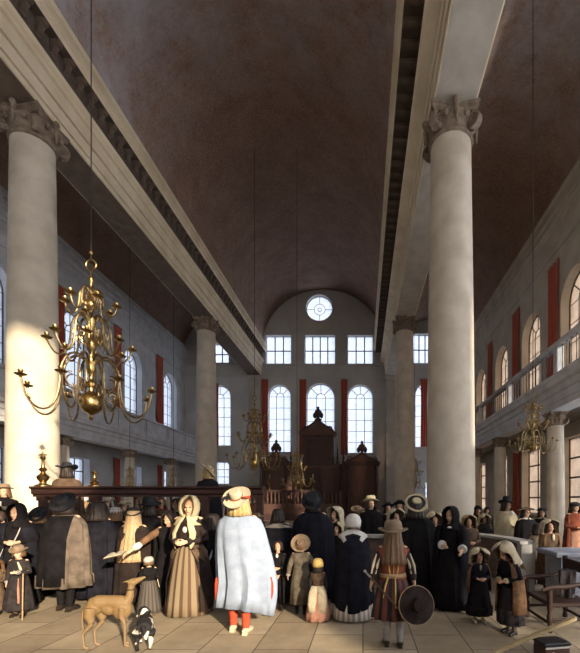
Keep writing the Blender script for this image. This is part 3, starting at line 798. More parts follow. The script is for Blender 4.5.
# ================================================================== benches and furniture on the right
BZ = .87
def desk(name, label, pts, zt, pier=True):
    root = thing(name, label, 'bench', (pts[0][0], pts[0][1], 0))
    o = Vector((pts[0][0], pts[0][1], 0))
    P = [Vector((x, y, 0))-o for x, y in pts]
    def strip(h0, h1, w_):
        mb = MB(); rings = []
        for i, p in enumerate(P):
            d = (P[min(i+1,len(P)-1)]-P[max(i-1,0)]).normalized(); n = Vector((-d.y, d.x, 0))
            rings.append([p+n*w_+Vector((0,0,h0)), p-n*w_+Vector((0,0,h0)), p-n*w_+Vector((0,0,h1)), p+n*w_+Vector((0,0,h1))])
        mb.loft(rings); return mb
    strip(zt-.055, zt, .14).build('top_rail', M['bench'], root, smooth=False)
    strip(.12, zt-.055, .04).build('panel', M['bench_panel'], root, smooth=False)
    strip(0, .12, .07).build('plinth', M['bench_panel'], root, smooth=False)
    if pier:
        e = P[-1]
        mb = MB(); mb.b2(e.x-.14, e.x+.1, e.y-.08, e.y+.12, 0, zt-.055); mb.build('end_post', M['bench'], root, smooth=False)
    return root
desk('bench_back', 'curved bench back with pale grey top rail below the man in a cream cloak', [(2.0,9.9),(2.16,9.4),(2.41,8.85),(2.68,8.4),(2.84,7.9),(2.9,7.4),(2.92,7.1)], BZ)
desk('bench_back', 'short bench back with grey rail beside the woman in a white head cloth', [(.03,7.7),(.35,7.68),(.72,7.66)], .935, False)

ped = thing('pedestal', 'pale blue grey panelled stone pedestal at the right picture edge', 'pedestal', (3.55, 6.25, 0))
def pedx(x, d=6.0): return (x-363)*d/F-3.55
mb = MB(); mb.b2(-.62, .9, -.3, .3, 0, .1); mb.b2(-.58, .86, -.26, .26, .1, .74)
for (a, b_) in ((-.5,-.22),(-.14,.14),(.22,.5)): panel(mb, a, b_, .18, .68, -.26, .05, .02)
mb.build('block', M['pedestal'], ped, smooth=False)
mb = MB(); mb.box((.14,0,.78), (1.66,.7,.08), bev=.02); mb.build('top_slab', M['pedestal'], ped, smooth=False)

# dark wooden armchair, half cut by the picture edge
ch0 = thing('armchair', 'dark wooden armchair with turned legs at the lower right picture edge', 'chair', (2.52, 5.15, 0), -pi/2)
def cyl(mb, a, b_, r): mb.tube([a, b_], r, 8)
for (x, y, top) in ((-.33,-.27,.52),(.33,-.27,.52),(-.33,.25,.52),(.33,.25,.52)):
    if y > 0: top = .84
    mb = MB(); mb.lathe([(.03,0),(.035,.04),(.022,.08),(.035,.13),(.035,.2),(.022,.24),(.034,.3),(.034,top)], c=(x,y,0), n=10)
    mb.build('leg', M['wood'], ch0)
mb = MB(); mb.box((0,0,.33), (.68,.56,.05), bev=.015); mb.build('seat', M['wood'], ch0, smooth=False)
mb = MB(); mb.box((0,.25,.74), (.62,.03,.14), bev=.01); mb.box((0,.25,.5), (.62,.03,.05)); mb.build('backrest', M['wood'], ch0, smooth=False)
for x in (-.33, .33):
    mb = MB(); mb.tube([(x,.25,.6),(x,.1,.58),(x,-.1,.55),(x,-.27,.545),(x,-.36,.51)], [.022,.025,.03,.03,.022], 8); mb.build('armrest', M['wood'], ch0)
mb = MB(); mb.tube([(-.33,-.27,.11),(.33,-.27,.11)], .018, 6); mb.tube([(-.33,.25,.11),(.33,.25,.11)], .018, 6); mb.tube([(-.33,-.27,.16),(-.33,.25,.16)], .018, 6); mb.tube([(.33,-.27,.16),(.33,.25,.16)], .018, 6)
mb.build('stretcher', M['wood'], ch0)
# black box and pale pole on the floor
bx0 = thing('box', 'small black lidded box with pale edges on the floor under the pale pole', 'box', (1.93, 4.1, 0), .18)
mb = MB(); mb.box((0,0,.065), (.27,.2,.13), bev=.008); mb.build('case', M['ark_dark'], bx0, smooth=False)
mb = MB(); mb.box((0,0,.15), (.29,.22,.035), bev=.01); mb.build('lid', mat('box_lid', (.02,.018,.02), .35), bx0, smooth=False)
mb = MB(); mb.box((0,-.103,.12), (.27,.006,.018)); mb.box((-.05,-.103,.05), (.03,.006,.05)); mb.build('trim_strip', mat('pale_trim', (.6,.58,.52), .5), bx0, smooth=False)
a = Vector((1.36, 4.16, .014)); b_ = Vector((2.215, 4.16, .375))
mb = MB(); d = (b_-a)
rings = []
for t in (0,.02,.98,1):
    p = d*t; k = .6 if t in (0,1) else 1
    u = Vector((-d.z,0,d.x)).normalized()*.017*k; v = Vector((0,.026*k,0))
    rings.append([p+u+v, p+u-v, p-u-v, p-u+v])
mb.loft(rings); o = mb.build('pole', mat('pale_ash', (.34,.25,.13), .6, (.44,.34,.19), 8, stretch=(1,6,6)), smooth=False); o.location = a
tag(o, 'pale wooden pole lying aslant over the small black box on the floor', 'pole')
# dark cloth dropped over the armchair's far arm
mb = MB(); rings = []
for i in range(9):
    t = i/8; z = .60-.34*t
    rings.append([(.0+.10*(1-.25*t)*(1+.22*cos(5*th+t*2))*cos(th), .0+.09*(1-.2*t)*(1+.25*sin(4*th+1+t))*sin(th), z) for th in [2*pi*j/30 for j in range(30)]])
mb.loft(rings); o = mb.build('cloth', mat('dropped_cloth', (.02,.017,.02), .9, (.06,.05,.055), 9)); o.location = (2.60, 5.1, .105)
tag(o, 'dark crumpled cloth lying on the seat of the dark wooden armchair', 'cloth')
# ================================================================== people
def cl(name, c, k=1.7, rough=.9, sc=9): return mat(name, c, rough, tuple(min(1, v*k) for v in c), sc, bump=.15, bscale=40, spec=.12)
K = {
 'black': cl('black_wool', (.0055,.0048,.0055), 1.9), 'black2': cl('blue_black_wool', (.006,.0058,.009), 2.0), 'char': cl('charcoal_cloth', (.018,.015,.015), 1.7),
 'brownblack': cl('brown_black_cloth', (.013,.009,.008), 2), 'brown': cl('brown_cloth', (.10,.055,.03)), 'tan': cl('tan_cloth', (.27,.18,.10), 1.5), 'umber': cl('umber_cloth', (.065,.042,.028)),
 'olive': cl('drab_cloth', (.09,.075,.055)), 'grey': cl('grey_cloth', (.18,.165,.15)), 'greybrown': cl('grey_brown_cloak', (.075,.058,.045), 1.8), 'white': cl('white_linen', (.45,.43,.40), 1.3), 'ivory': cl('cream_cloth', (.34,.285,.18), 1.35),
 'cream': cl('pale_cream_cloth', (.40,.34,.24), 1.3), 'cloak': cl('white_blue_cloak', (.21,.25,.325), 1.25), 'red': cl('red_cloth', (.33,.05,.025), 1.3), 'rust': cl('rust_cloth', (.17,.05,.03), 1.5),
 'pink': cl('pink_cloth', (.33,.17,.12), 1.4), 'yellow': cl('yellow_cloth', (.55,.38,.13), 1.25), 'shoe': mat('shoe_leather', (.02,.015,.012), .4), 'paleshoe': mat('pale_shoe', (.42,.36,.26), .6),
 'hat': mat('black_felt', (.008,.008,.011), .8, (.016,.016,.02), 6), 'brownhat': mat('brown_felt', (.16,.11,.07), .85, (.24,.17,.11), 6), 'strawhat': mat('cream_felt', (.36,.30,.21), .85, (.46,.39,.28), 6),
 'hairdark': mat('dark_hair', (.018,.012,.010), .6, (.03,.02,.015), 20, stretch=(6,6,1)), 'hairbrown': mat('brown_hair', (.10,.055,.03), .55, (.17,.10,.05), 20, stretch=(6,6,1)),
 'hairblond': mat('blond_hair', (.30,.20,.08), .5, (.44,.31,.14), 18, stretch=(6,6,1)), 'hairgrey': mat('grey_hair', (.33,.30,.27), .6, (.42,.40,.37), 20), 'hairlight': mat('wavy_light_hair', (.26,.17,.085), .55, (.42,.30,.17), 16, stretch=(7,7,1)),
 'skirt': stripes('brown_striped_skirt', (.20,.155,.095), (.09,.05,.035), 15, width=.6), 'skirtwhite': stripes('white_striped_skirt', (.62,.58,.52), (.34,.30,.27), 22), 'skirtdark': stripes('dark_striped_skirt', (.05,.043,.04), (.085,.07,.06), 16),
 'eye': mat('dark_eye', (.02,.012,.01), .3), 'lips': mat('lips', (.40,.12,.09), .5), 'paper': mat('book_page', (.38,.34,.27), .8), 'steel': mat('steel', (.35,.35,.36), .35, metal=1), 'leather': mat('brown_leather', (.06,.035,.02), .5),
}
SKIN = mat('skin', (.52,.31,.20), .6, (.60,.38,.26), 8); SKIN2 = mat('ruddy_skin', (.43,.23,.15), .6, (.50,.29,.19), 8)

ARMS = {'down': ((.235,.03,1.12), (.235,-.05,.87)), 'clasp': ((.24,.0,1.13), (.065,-.25,1.10)), 'hold': ((.24,-.02,1.12), (.12,-.30,1.16)), 'akimbo': ((.33,.06,1.14), (.21,-.07,1.0)), 'out': ((.27,-.12,1.16), (.28,-.36,1.04)), 'side': ((.26,.05,1.13), (.31,-.03,.90))}
def arm_pts(pose, s):
    e, w_ = pose if not isinstance(pose, str) else ARMS[pose]
    return [Vector((s*.165,0,1.395)), Vector((s*e[0], e[1], e[2])), Vector((s*w_[0], w_[1], w_[2]))]
def headM(h, hs):
    y, p, r = h
    T = Matrix.Translation((0,.005,1.49))
    return T @ Matrix.Rotation(radians(y),4,'Z') @ Matrix.Rotation(radians(p),4,'X') @ Matrix.Rotation(radians(r),4,'Y') @ Matrix.Scale(hs,4) @ T.inverted()
def bend(v, lean):
    if not lean: return v
    z = v.z
    if z < .75: return v
    t = min((z-.75)/.45, 1)
    a = radians(lean)*t
    c = Vector((0,0,.85)); q = v-c
    return Vector((q.x, q.y*cos(a)-q.z*sin(a)*1, q.y*sin(a)+q.z*cos(a)))+c
def hand(mb, el, wr, s, curl=.5):
    d = (wr-el).normalized(); inn = Vector((-s*.9,-.25,-.1)); n = (inn-d*inn.dot(d)).normalized(); u = d.cross(n).normalized()
    R = Matrix((u, d, n)).transposed()
    pc = wr+d*.045
    mb.ell(pc, (.040,.052,.016), 10, 7, rot=R)
    for i, (off, L) in enumerate(((-.028,.066),(-.010,.078),(.009,.074),(.027,.058))):
        b0 = wr+d*.082+u*off; b1 = b0+(d*cos(curl*.7)+n*sin(curl*.7))*L*.5; b2 = b1+(d*cos(curl*1.9)+n*sin(curl*1.9))*L*.5
        mb.tube([wr+d*.055+u*off*.8, b0, b1, b2], [.0095,.0095,.0085,.0065], 6)
    su = -1 if (u.z < 0) else 1
    if abs(u.z) < .2: su = -1
    t0 = wr+d*.028+u*su*.028; t1 = t0+(d*.6+u*su*.6+n*.5).normalized()*.034; t2 = t1+(d*.85+n*.35+u*su*.1).normalized()*.03
    mb.tube([wr+d*.015+u*su*.012, t0, t1, t2], [.011,.012,.010,.008], 6)
_cache = {}
def flesh(aL, aR, head, lean, hs, vox, step, seated=False):
    key = (aL, aR, head, lean, hs, vox, step)
    if key in _cache: return _cache[key]
    mb = MB()
    secs = [(.80,.15,.10,0),(.88,.172,.115,0),(.98,.16,.105,0),(1.08,.142,.095,0),(1.2,.155,.105,0),(1.31,.172,.11,0),(1.39,.165,.09,.005),(1.44,.11,.07,.01),(1.47,.06,.06,.01)]
    mb.loft([[(rx_*cos(2*pi*j/20), cy+ry*sin(2*pi*j/20), z) for j in range(20)] for z, rx_, ry, cy in secs])
    for s, ap in ((-1, aL), (1, aR)):
        sh, e, w_ = arm_pts(ap, s)
        mb.ell(sh, (.06,.058,.06), 10, 7)
        mb.tube([sh, (sh+e)/2, e], [.05,.047,.040], 10); mb.ell(e, (.041,.041,.041), 10, 7)
        mb.tube([e, e+(w_-e)*.35, w_], [.040,.040,.026], 10); mb.ell(w_, (.027,)*3, 8, 6)
        hand(mb, e, w_, s)
        dy = -step*s*.12
        hip = Vector((s*.09,0,.86)); kn = Vector((s*.092,dy*.5-.015,.48)); an = Vector((s*.095,dy+.02,.085))
        mb.tube([hip, hip+(kn-hip)*.5, kn], [.095,.078,.057], 12); mb.ell(kn, (.057,.058,.058), 10, 7)
        mb.tube([kn, kn+(an-kn)*.3+Vector((0,.012,0)), an], [.055,.058,.036], 10); mb.ell(an, (.038,.04,.04), 8, 6)
        mb.tube([an+Vector((0,.03,-.04)), an+Vector((s*.01,-.06,-.045)), an+Vector((s*.02,-.14,-.06))], [.036,.038,.026], 10, flat=.9)
    hm = headM(head, hs)
    hb = MB()
    hb.tube([(0,.01,1.42),(0,.0,1.50),(0,.0,1.56)], [.055,.05,.052], 12)
    mb.v, n0 = mb.v, len(mb.v); o = len(mb.v)
    mb.v += hb.v; mb.f += [tuple(i+o for i in f) for f in hb.f]
    hb = MB()
    hb.ell((0,.012,1.615), (.074,.094,.092), 16, 12)
    hb.ell((0,-.028,1.565), (.058,.062,.082), 14, 10)
    hb.ell((0,-.062,1.508), (.026,.024,.02), 8, 6)
    hb.tube([(0,-.086,1.612),(0,-.103,1.585),(0,-.112,1.568),(0,-.09,1.558)], [.009,.012,.014,.012], 8)
    for s in (-1, 1):
        hb.ell((s*.075,.012,1.585), (.011,.02,.032), 8, 6); hb.ell((s*.028,-.078,1.622), (.028,.014,.009), 8, 6); hb.ell((s*.038,-.062,1.57), (.022,.022,.022), 8, 6)
    hb.ell((0,-.088,1.537), (.024,.01,.007), 8, 5)
    o = len(mb.v)
    mb.v += [tuple(hm @ Vector(p)) for p in hb.v]; mb.f += [tuple(i+o for i in f) for f in hb.f]
    mb.v = [tuple(bend(Vector(p), lean)) for p in mb.v]
    me = mb.mesh('body', SKIN, True)
    ob = bpy.data.objects.new('tmp', me); C.objects.link(ob)
    rm = ob.modifiers.new('r', 'REMESH'); rm.mode = 'VOXEL'; rm.voxel_size = vox; rm.use_smooth_shade = True
    sm = ob.modifiers.new('s', 'SMOOTH'); sm.factor = .5; sm.iterations = 2
    dg = bpy.context.evaluated_depsgraph_get()
    m2 = bpy.data.meshes.new_from_object(ob.evaluated_get(dg)); m2.name = 'body'
    bpy.data.objects.remove(ob)
    m2.materials.clear(); m2.materials.append(SKIN)
    _cache[key] = m2
    return m2

class Fig:
    """one person: root Empty, a continuous body, garments and hair as children"""
    def __init__(s, label, x, yf, top, rz=0, extra=.0, aL='down', aR='down', head=(0,0,0), lean=0, hs=1.0, vox=.014, step=.3, d=None, zb=0.0, group=None, H=None, n=28, skin=None):
        g = ground(x, yf) if d is None else Vector(((x-363)*d/F, d, zb))
        ztop = EYE+(500-top)*g.y/F
        if H is None: H = ztop-zb
        sc = H/(1.70+extra)
        s.root = thing('person', label, 'person', (g.x, g.y, zb), radians(rz), group, sc)
        s.lean = lean; s.hm = headM(head, hs); s.n = n; s.aL, s.aR = aL, aR; s.step = step
        b = bpy.data.objects.new('body', flesh(aL, aR, head, lean, hs, vox, step)); C.objects.link(b); b.parent = s.root
        if skin: b.material_slots[0].link = 'OBJECT'; b.material_slots[0].material = skin
        s.body = b; s.ph = random.random()*6; s.sc = sc
    def fin(s, mb, name, m, head=False, parent=None, thick=0, smooth=True):
        if head: mb.v = [tuple(s.hm @ Vector(p)) for p in mb.v]
        mb.v = [tuple(bend(Vector(p), s.lean)) for p in mb.v]
        o = mb.build(name, K[m] if isinstance(m, str) else m, parent or s.root, smooth=smooth)
        if thick: solid(o, thick, 1)
        return o
    def drape(s, name, m, st, gap=0, amp=.0, nf=9, head=False, thick=.008, zf=None, face=0, parent=None, close=True, jag=0):
        """st: (z, rx, ry, cx, cy[, gap]); gap in degrees centred on the front (-Y) turned by `face`"""
        n = s.n if not gap else s.n+2; rings = []
        z0 = st[0][0]; z1 = st[-1][0]; ph = s.ph
        for k, q in enumerate(st):
            z, rx_, ry = q[:3]; cx = q[3] if len(q) > 3 else 0; cy = q[4] if len(q) > 4 else 0
            g = radians(q[5] if len(q) > 5 else gap)
            t = (z0-z)/(z0-z1) if z0 != z1 else 0
            ring = []
            for j in range(n if not gap else n+1):
                u = j/n
                th = -pi/2+radians(face)+g/2+(2*pi-g)*u
                r = 1+amp*(t**.7)*(cos(nf*th+ph)+.45*cos((nf*1.7)//1*th+2*ph))
                zz = z+(zf(th+pi/2, t) if zf else 0)
                ring.append((cx+rx_*r*cos(th), cy+ry*r*sin(th), zz))
            rings.append(ring)
        mb = MB(); mb.loft(rings, cap=False, closed=not gap)
        if close and st[0][1] < .05 and not gap: mb.f.append(tuple(range(s.n)))
        return s.fin(mb, name, m, head, parent, thick)
    # ---- garments
    def cloak(s, m, hem=.12, w=1.0, d=1.0, gap=0, amp=.085, nf=10, cx=0, name='cloak', top=1.46, arms=.0, face=0):
        a = arms
        st = [(top+.01,.07,.065),(top-.015,.12,.095),(1.425,.19,.125),(1.385,.24,.145),(1.30,.265*max(w,1),.175*d,cx*.3,0),(1.1,(.285+a)*w,.21*d,cx*.7,0),(.85,(.30+a*.6)*w,.235*d,cx,.01),(.5,(.315+a*.3)*w,.25*d,cx,.02),(hem+.15,.33*w,.265*d,cx,.02),(hem,.335*w,.27*d,cx,.02)]
        return s.drape(name, m, st, gap, amp, nf, face=face)
    def gown(s, m, hem=.03, w=1.0, amp=.06, nf=11, name='skirt', waist=1.05):
        return s.drape(name, m, [(waist,.155,.115),(waist-.06,.2*w,.16*w),(.8,.24*w,.21*w),(.5,.29*w,.26*w),(.2,.33*w,.3*w),(hem,.345*w,.315*w)], 0, amp, nf)
    def bodice(s, m, hem=.92, name='bodice', top=1.45):
        return s.drape(name, m, [(top,.075,.07),(1.435,.16,.1),(1.395,.228,.118),(1.33,.225,.135),(1.25,.195,.135),(1.15,.175,.13),(1.05,.165,.12),(hem,.2,.145)], 0, .01, 7)
    def sleeves(s, m, r=.065, end=.88, which=(-1,1), cuff=None, name='sleeve'):
        for k in which:
            sh, e, w_ = arm_pts(s.aL if k < 0 else s.aR, k)
            q = e+(w_-e)*end
            mb = MB(); mb.tube([sh+Vector((-k*.01,0,.01)), sh+(e-sh)*.5, e, e+(q-e)*.5, q], [r*1.05,r*1.1,r,r*.95,r*.75], 12)
            o = s.fin(mb, name, m)
            if cuff:
                c = MB(); c.tube([q-(w_-e)*.05, q+(w_-e)*.1, q+(w_-e)*.17], [r*.8,r*.95,r*.85], 12); s.fin(c, 'cuff', cuff, parent=o)
    def breeches(s, m, end=.45, r=.10):
        mb = MB()
        for k in (-1, 1):
            dy = -s.step*k*.12; kn = Vector((k*.092,dy*.5-.015,end))
            mb.tube([(k*.085,0,.9),(k*.09,dy*.2,.7),kn+Vector((0,0,.03)),kn], [r*1.1,r*1.15,r*.95,r*.72], 12)
        return s.fin(mb, 'breeches', m)
    def stockings(s, m):
        for k in (-1, 1):
            dy = -s.step*k*.12; kn = Vector((k*.092,dy*.5-.015,.5)); an = Vector((k*.095,dy+.02,.06))
            mb = MB(); mb.tube([kn, kn+(an-kn)*.3+Vector((0,.012,0)), an+Vector((0,0,.03)), an], [.064,.066,.044,.045], 12); s.fin(mb, 'stocking', m)
    def shoes(s, m):
        for k in (-1, 1):
            dy = -s.step*k*.12; an = Vector((k*.095,dy+.02,.085))
            mb = MB()
            P = [an+Vector((0,.055,-.035)), an+Vector((0,.02,-.03)), an+Vector((k*.01,-.06,-.04)), an+Vector((k*.02,-.14,-.052)), an+Vector((k*.024,-.185,-.062))]
            R = [.03,.047,.045,.042,.018]
            rings = []
            for p, r in zip(P, R):
                rings.append([(p.x+r*cos(2*pi*j/12), p.y, max(p.z+r*sin(2*pi*j/12), .0)) for j in range(12)])
            mb.loft(rings); mb.b2(an.x-.03, an.x+.03, an.y+.0, an.y+.06, 0, .03); s.fin(mb, 'shoe', m)
    # ---- heads
    def hair(s, m='hairdark', length=1.42, vol=1.0, gap=95, amp=.05, nf=15):
        v = vol
        st = [(1.722,.015,.02,0,.01,gap*.2),(1.715,.05*v,.06*v,0,.01,gap*.4),(1.69,.078*v,.095*v,0,.012,gap*.8),(1.64,.09*v,.108*v,0,.015,gap),(1.58,.096*v,.108*v,0,.02,gap),(1.52,.105*v,.105*v,0,.022,gap*1.0)]
        z = 1.46
        while z > length-.03:
            k = (1.52-z); st.append((z, (.112+k*.12)*v, (.10+k*.07)*v, 0, .025+k*.12, gap+20)); z -= .06
        return s.drape('hair', m, st, gap, amp, nf, head=True, thick=.014)
    def hat(s, m='hat', br=.2, cr=.095, ch=.11, tilt=0, roll=0, wave=.02, z=1.675, band=None, flat=1.0, cup=.0, yo=0):
        mb = MB(); n = 32; prof = [(cr*.2,ch+.012),(cr*.75,ch+.008),(cr*.92,ch-.012),(cr,ch*.5),(cr*1.05,.012),(cr*1.25,.004),(br*.8,.006),(br,.012),(br,.0),(br*.8,-.008),(cr*1.1,-.012),(cr*.6,-.012)]
        rings = []
        for r, zz in prof:
            k = max(0, (r-cr)/(br-cr+1e-6))
            rings.append([(r*cos(2*pi*j/n), r*flat*sin(2*pi*j/n), zz+k*(wave*cos(2*2*pi*j/n+s.ph)+cup)) for j in range(n)])
        mb.loft(rings)
        T = Matrix.Translation((0,.012+yo,z)) @ Matrix.Rotation(radians(tilt),4,'X') @ Matrix.Rotation(radians(roll),4,'Y')
        mb.v = [tuple(T @ Vector(p)) for p in mb.v]
        o = s.fin(mb, 'hat', m, head=True)
        if band:
            b = MB(); b.lathe([(cr*1.06,.012),(cr*1.07,.03),(cr*1.03,.032),(cr*1.0,.012)], n=24); b.v = [tuple(T @ Vector(p)) for p in b.v]
            s.fin(b, 'hat_band', band, head=True, parent=o)
        return o, T
    def hood(s, m, gap=85, amp=.03, low=1.36, vol=1.0, name='hood'):
        v = vol
        st = [(1.755,.015,.02,0,.02,gap*.2),(1.748,.06*v,.07*v,0,.015,gap*.5),(1.715,.098*v,.115*v,0,.01,gap*.8),(1.65,.122*v,.142*v,0,.005,gap),(1.58,.126*v,.145*v,0,.005,gap),(1.52,.12*v,.135*v,0,.005,gap*.8),(1.47,.13*v,.135*v,0,.0,gap*.45),(1.42,.185,.16,0,0,gap*.3),(low,.235,.185,0,0,gap*.3)]
        return s.drape(name, m, st, gap, amp, 8, head=True, thick=.012)
    def shawl(s, m='ivory', gap=100, low=1.2, amp=.045, hat=True, vol=1.0, name='head_shawl', sway=0):
        v = vol; g = gap
        st = [(1.79,.015,.02,0,.02,20),(1.785,.09*v,.10*v,0,.01,g*.3),(1.765,.15*v,.16*v,0,-.01,g*.45),(1.72,.20*v,.20*v,0,-.01,g*.8),(1.66,.205*v,.19*v,0,.01,g*1.15),(1.56,.2*v,.175*v,0,.02,g*1.25),(1.45,.215*v,.175*v,0,.02,g*1.2)]
        if low < 1.42: st.append((1.36,.25*v,.185*v,0,.02,g*1.1))
        if low < 1.3: st.append((low,.275*v,.2*v,sway,.02,g))
        return s.drape(name, m, st, gap, amp, 7, head=True, thick=.01)
    def cap(s, m, drop=1.6, name='cap', amp=.0, vol=1.0):
        v = vol; return s.drape(name, m, [(1.735,.015,.02,0,.01),(1.728,.05*v,.06*v,0,.012),(1.70,.085*v,.1*v,0,.015),(1.66,.098*v,.115*v,0,.018),(drop,.1*v,.12*v,0,.02)], 70, amp, 12, head=True, thick=.008)
    def collar(s, m='white', r=.16, z=1.40, gap=20, amp=.02, point=0, name='collar'):
        zf = (lambda th, t: -point*t*max(0, -cos(th))**3) if point else None
        return s.drape(name, m, [(1.475,.068,.068),(1.462,.1,.09),(z+.03,r,r*.72),(z,r*1.1,r*.8)], gap, amp, 10, zf=zf, thick=.006)
    def face(s, lips=True):
        for k in (-1, 1):
            e = MB(); e.ell((k*.029,-.088,1.602), (.011,.006,.006), 8, 6); s.fin(e, 'eye', 'eye', head=True, parent=s.body)
        if lips:
            e = MB(); e.ell((0,-.096,1.537), (.02,.006,.006), 8, 6); s.fin(e, 'lips', 'lips', head=True, parent=s.body)
        return s

GF1 = 'people standing in the crowd'
# ---------------------------------------------------------------- man in the long white cloak
f = Fig('person seen from behind in long white cloak, cream hat and blond hair', 240, 632, 493, 180, .03, aL='side', aR='down', head=(0,-6,0), vox=.009, n=56, step=.5)
f.drape('cloak', 'cloak', [(1.455,.10,.085),(1.43,.19,.12),(1.385,.25,.15),(1.28,.285,.185,-.01),(1.1,.31,.2,-.03),(.9,.33,.22,-.06),(.65,.345,.235,-.095),(.45,.35,.24,-.085),(.25,.335,.24,-.06)], 0, .10, 10,
        zf=lambda th, t: .10*t**6*cos(th-2.6), thick=.012)
for k, px in ((-1,-.395), (1,.245)):
    g = MB(); g.loft([[(px+.035*cos(2*pi*j/10)*q, .085+.06*sin(2*pi*j/10), z) for j in range(10)] for z, q in ((.70,.5),(.62,1.1),(.52,1.2),(.44,.7))]); f.fin(g, 'cuff', 'red')
f.sleeves('cloak', .055)
f.breeches('red', .40, .10); f.stockings('red'); f.shoes('paleshoe')
f.collar('red', .17, 1.40, 0, .03)
f.hair('hairblond', 1.43, 1.12, 90, .06, 13)
o, T = f.hat('strawhat', .172, .075, .10, -44, 8, .014, 1.69, band='red', yo=.088)
rb = MB()
for (a0, a1, r) in ((.9,.3,.028),(.75,.05,.024),(.6,.55,.02)):
    rb.tube([T @ Vector((-.085,.04,.03)), T @ Vector((-.13,.06,.045+.02*a1)), T @ Vector((-.19,.02+.09*a1,.03))], [.012,r,.012], 8, flat=.4)
f.fin(rb, 'ribbon', 'red', head=True, parent=o)
pl = MB(); pl.tube([T @ Vector((.085,.0,.03)), T @ Vector((.13,.03,.05)), T @ Vector((.15,.1,.03))], [.012,.026,.008], 8, flat=.5); pl.tube([T @ Vector((.05,.02,.1)), T @ Vector((.08,.045,.06)), T @ Vector((.1,.06,.02))], [.01,.02,.01], 8, flat=.5)
f.fin(pl, 'plume', 'hat', head=True, parent=o)

# ---------------------------------------------------------------- woman in cream hood
f = Fig('person in a cream hood and brown striped skirt with hands clasped, facing the viewer', 189, 614, 496.5, 0, .055, aL='clasp', aR='clasp', head=(10,6,4), vox=.009, n=56, step=0)
f.face(); f.gown('skirt', .03, .92, .045, 12)
f.bodice('brownblack'); f.sleeves('brownblack', .062, .8, cuff='char')
f.drape('overskirt', 'brownblack', [(1.08,.165,.125,0,0,50),(.98,.22,.18,0,0,58),(.8,.27,.23,0,.01,78),(.5,.315,.275,0,.015,105),(.25,.33,.29,0,.02,125),(.1,.335,.3,0,.02,135)], 70, .05, 9)
f.drape('turned_back_skirt', 'umber', [(1.04,.19,.15,0,0,40),(.93,.25,.2,0,0,60),(.8,.262,.215,0,0,95)], 60, .05, 11)
f.hair('hairbrown', 1.5, .98, 100)
f.drape('hood', 'ivory', [(1.75,.015,.02,0,.02,20),(1.742,.06,.07,0,.015,60),(1.705,.095,.105,0,-.01,75),(1.65,.118,.132,0,-.015,82),(1.58,.12,.132,0,-.012,80),(1.52,.108,.12,0,-.01,70),(1.46,.085,.10,0,-.01,40)], 80, .03, 9, head=True, thick=.03)
f.drape('scarf', 'ivory', [(1.49,.09,.09,0,0,10),(1.45,.13,.115,0,0,10),(1.4,.18,.14,0,0,20),(1.33,.21,.16,0,0,40)], 20, .03, 8, thick=.012)
for k in (-1, 1):
    g = MB(); g.tube([(k*.05,-.115,1.44),(k*.09,-.16,1.34),(k*.135,-.185,1.22),(k*.13,-.2,1.08),(k*.11,-.2,1.0)], [.025,.045,.05,.04,.012], 10, flat=.45); f.fin(g, 'scarf_end', 'ivory')
g = MB(); g.ell((0,-.135,1.27),(.04,.02,.05),8,6); f.fin(g, 'linen_ruffle', 'white')
f.shoes('paleshoe')

# ---------------------------------------------------------------- boy with sword
f = Fig('person in rust coat with yellow sash and sword, long brown hair, seen from behind', 393, 646, 523.5, 180, .07, aL='side', aR='side', head=(0,0,0), hs=1.08, vox=.009, n=48, step=.25)
f.bodice('rust', .9)
f.drape('coat_skirt', stripes('rust_striped_coat_skirt', (.12,.038,.028), (.03,.026,.03), 11), [(1.02,.16,.12),(.92,.2,.155),(.7,.25,.2),(.42,.285,.235)], 0, .07, 12)
g = MB(); g.tube([(0,.135,1.42),(0,.145,1.2),(0,.13,1.06)], [.014,.013,.014], 6, flat=.4); g.tube([(-.075,.12,1.38),(-.07,.135,1.2),(-.05,.12,1.05)], .010, 6); g.tube([(.075,.12,1.38),(.07,.135,1.2),(.05,.12,1.05)], .010, 6); f.fin(g, 'braid', 'yellow')
f.drape('sash', 'tan', [(1.06,.175,.135),(1.03,.185,.145),(1.0,.185,.145)], 0, .02, 9)
g = MB(); g.tube([(.08,.145,1.02),(.12,.17,.9),(.15,.19,.74)], [.025,.035,.015], 8, flat=.4); g.tube([(-.02,.15,1.02),(-.02,.19,.85),(-.02,.215,.6)], [.02,.028,.02], 8, flat=.4); f.fin(g, 'sash_end', 'yellow')
f.sleeves('char', .062, .7)
for k in (-1,1):
    for dx in (-.03,.03): g = MB(); g.tube([(k*(.21)+dx,.06,1.34),(k*.26+dx,.10,1.18),(k*.285+dx,.08,1.06)], [.01,.02,.012], 8); f.fin(g, 'sleeve_slash', 'cream')
f.breeches('char', .42, .1); f.stockings('grey'); f.shoes('shoe')
f.hair('hairbrown', 1.24, 1.05, 90, .09, 13)
f.hat('brownhat', .20, .12, .12, -4, 0, .012, 1.665)
sw = MB(); sw.tube([(.33,.03,1.0),(.02,.30,.70),(-.12,.36,.55)], [.014,.013,.008], 6); s_ = f.fin(sw, 'scabbard', 'leather')
g = MB(); g.tube([(.33,.03,1.0),(.40,-.03,1.07)], .012, 6); g.tube([(.28,.04,.98),(.37,.06,1.05)], .009, 6); g.ell((.405,-.035,1.075),(.022,)*3,8,6); f.fin(g, 'sword_hilt', 'steel', parent=s_)
hh = Fig.hat
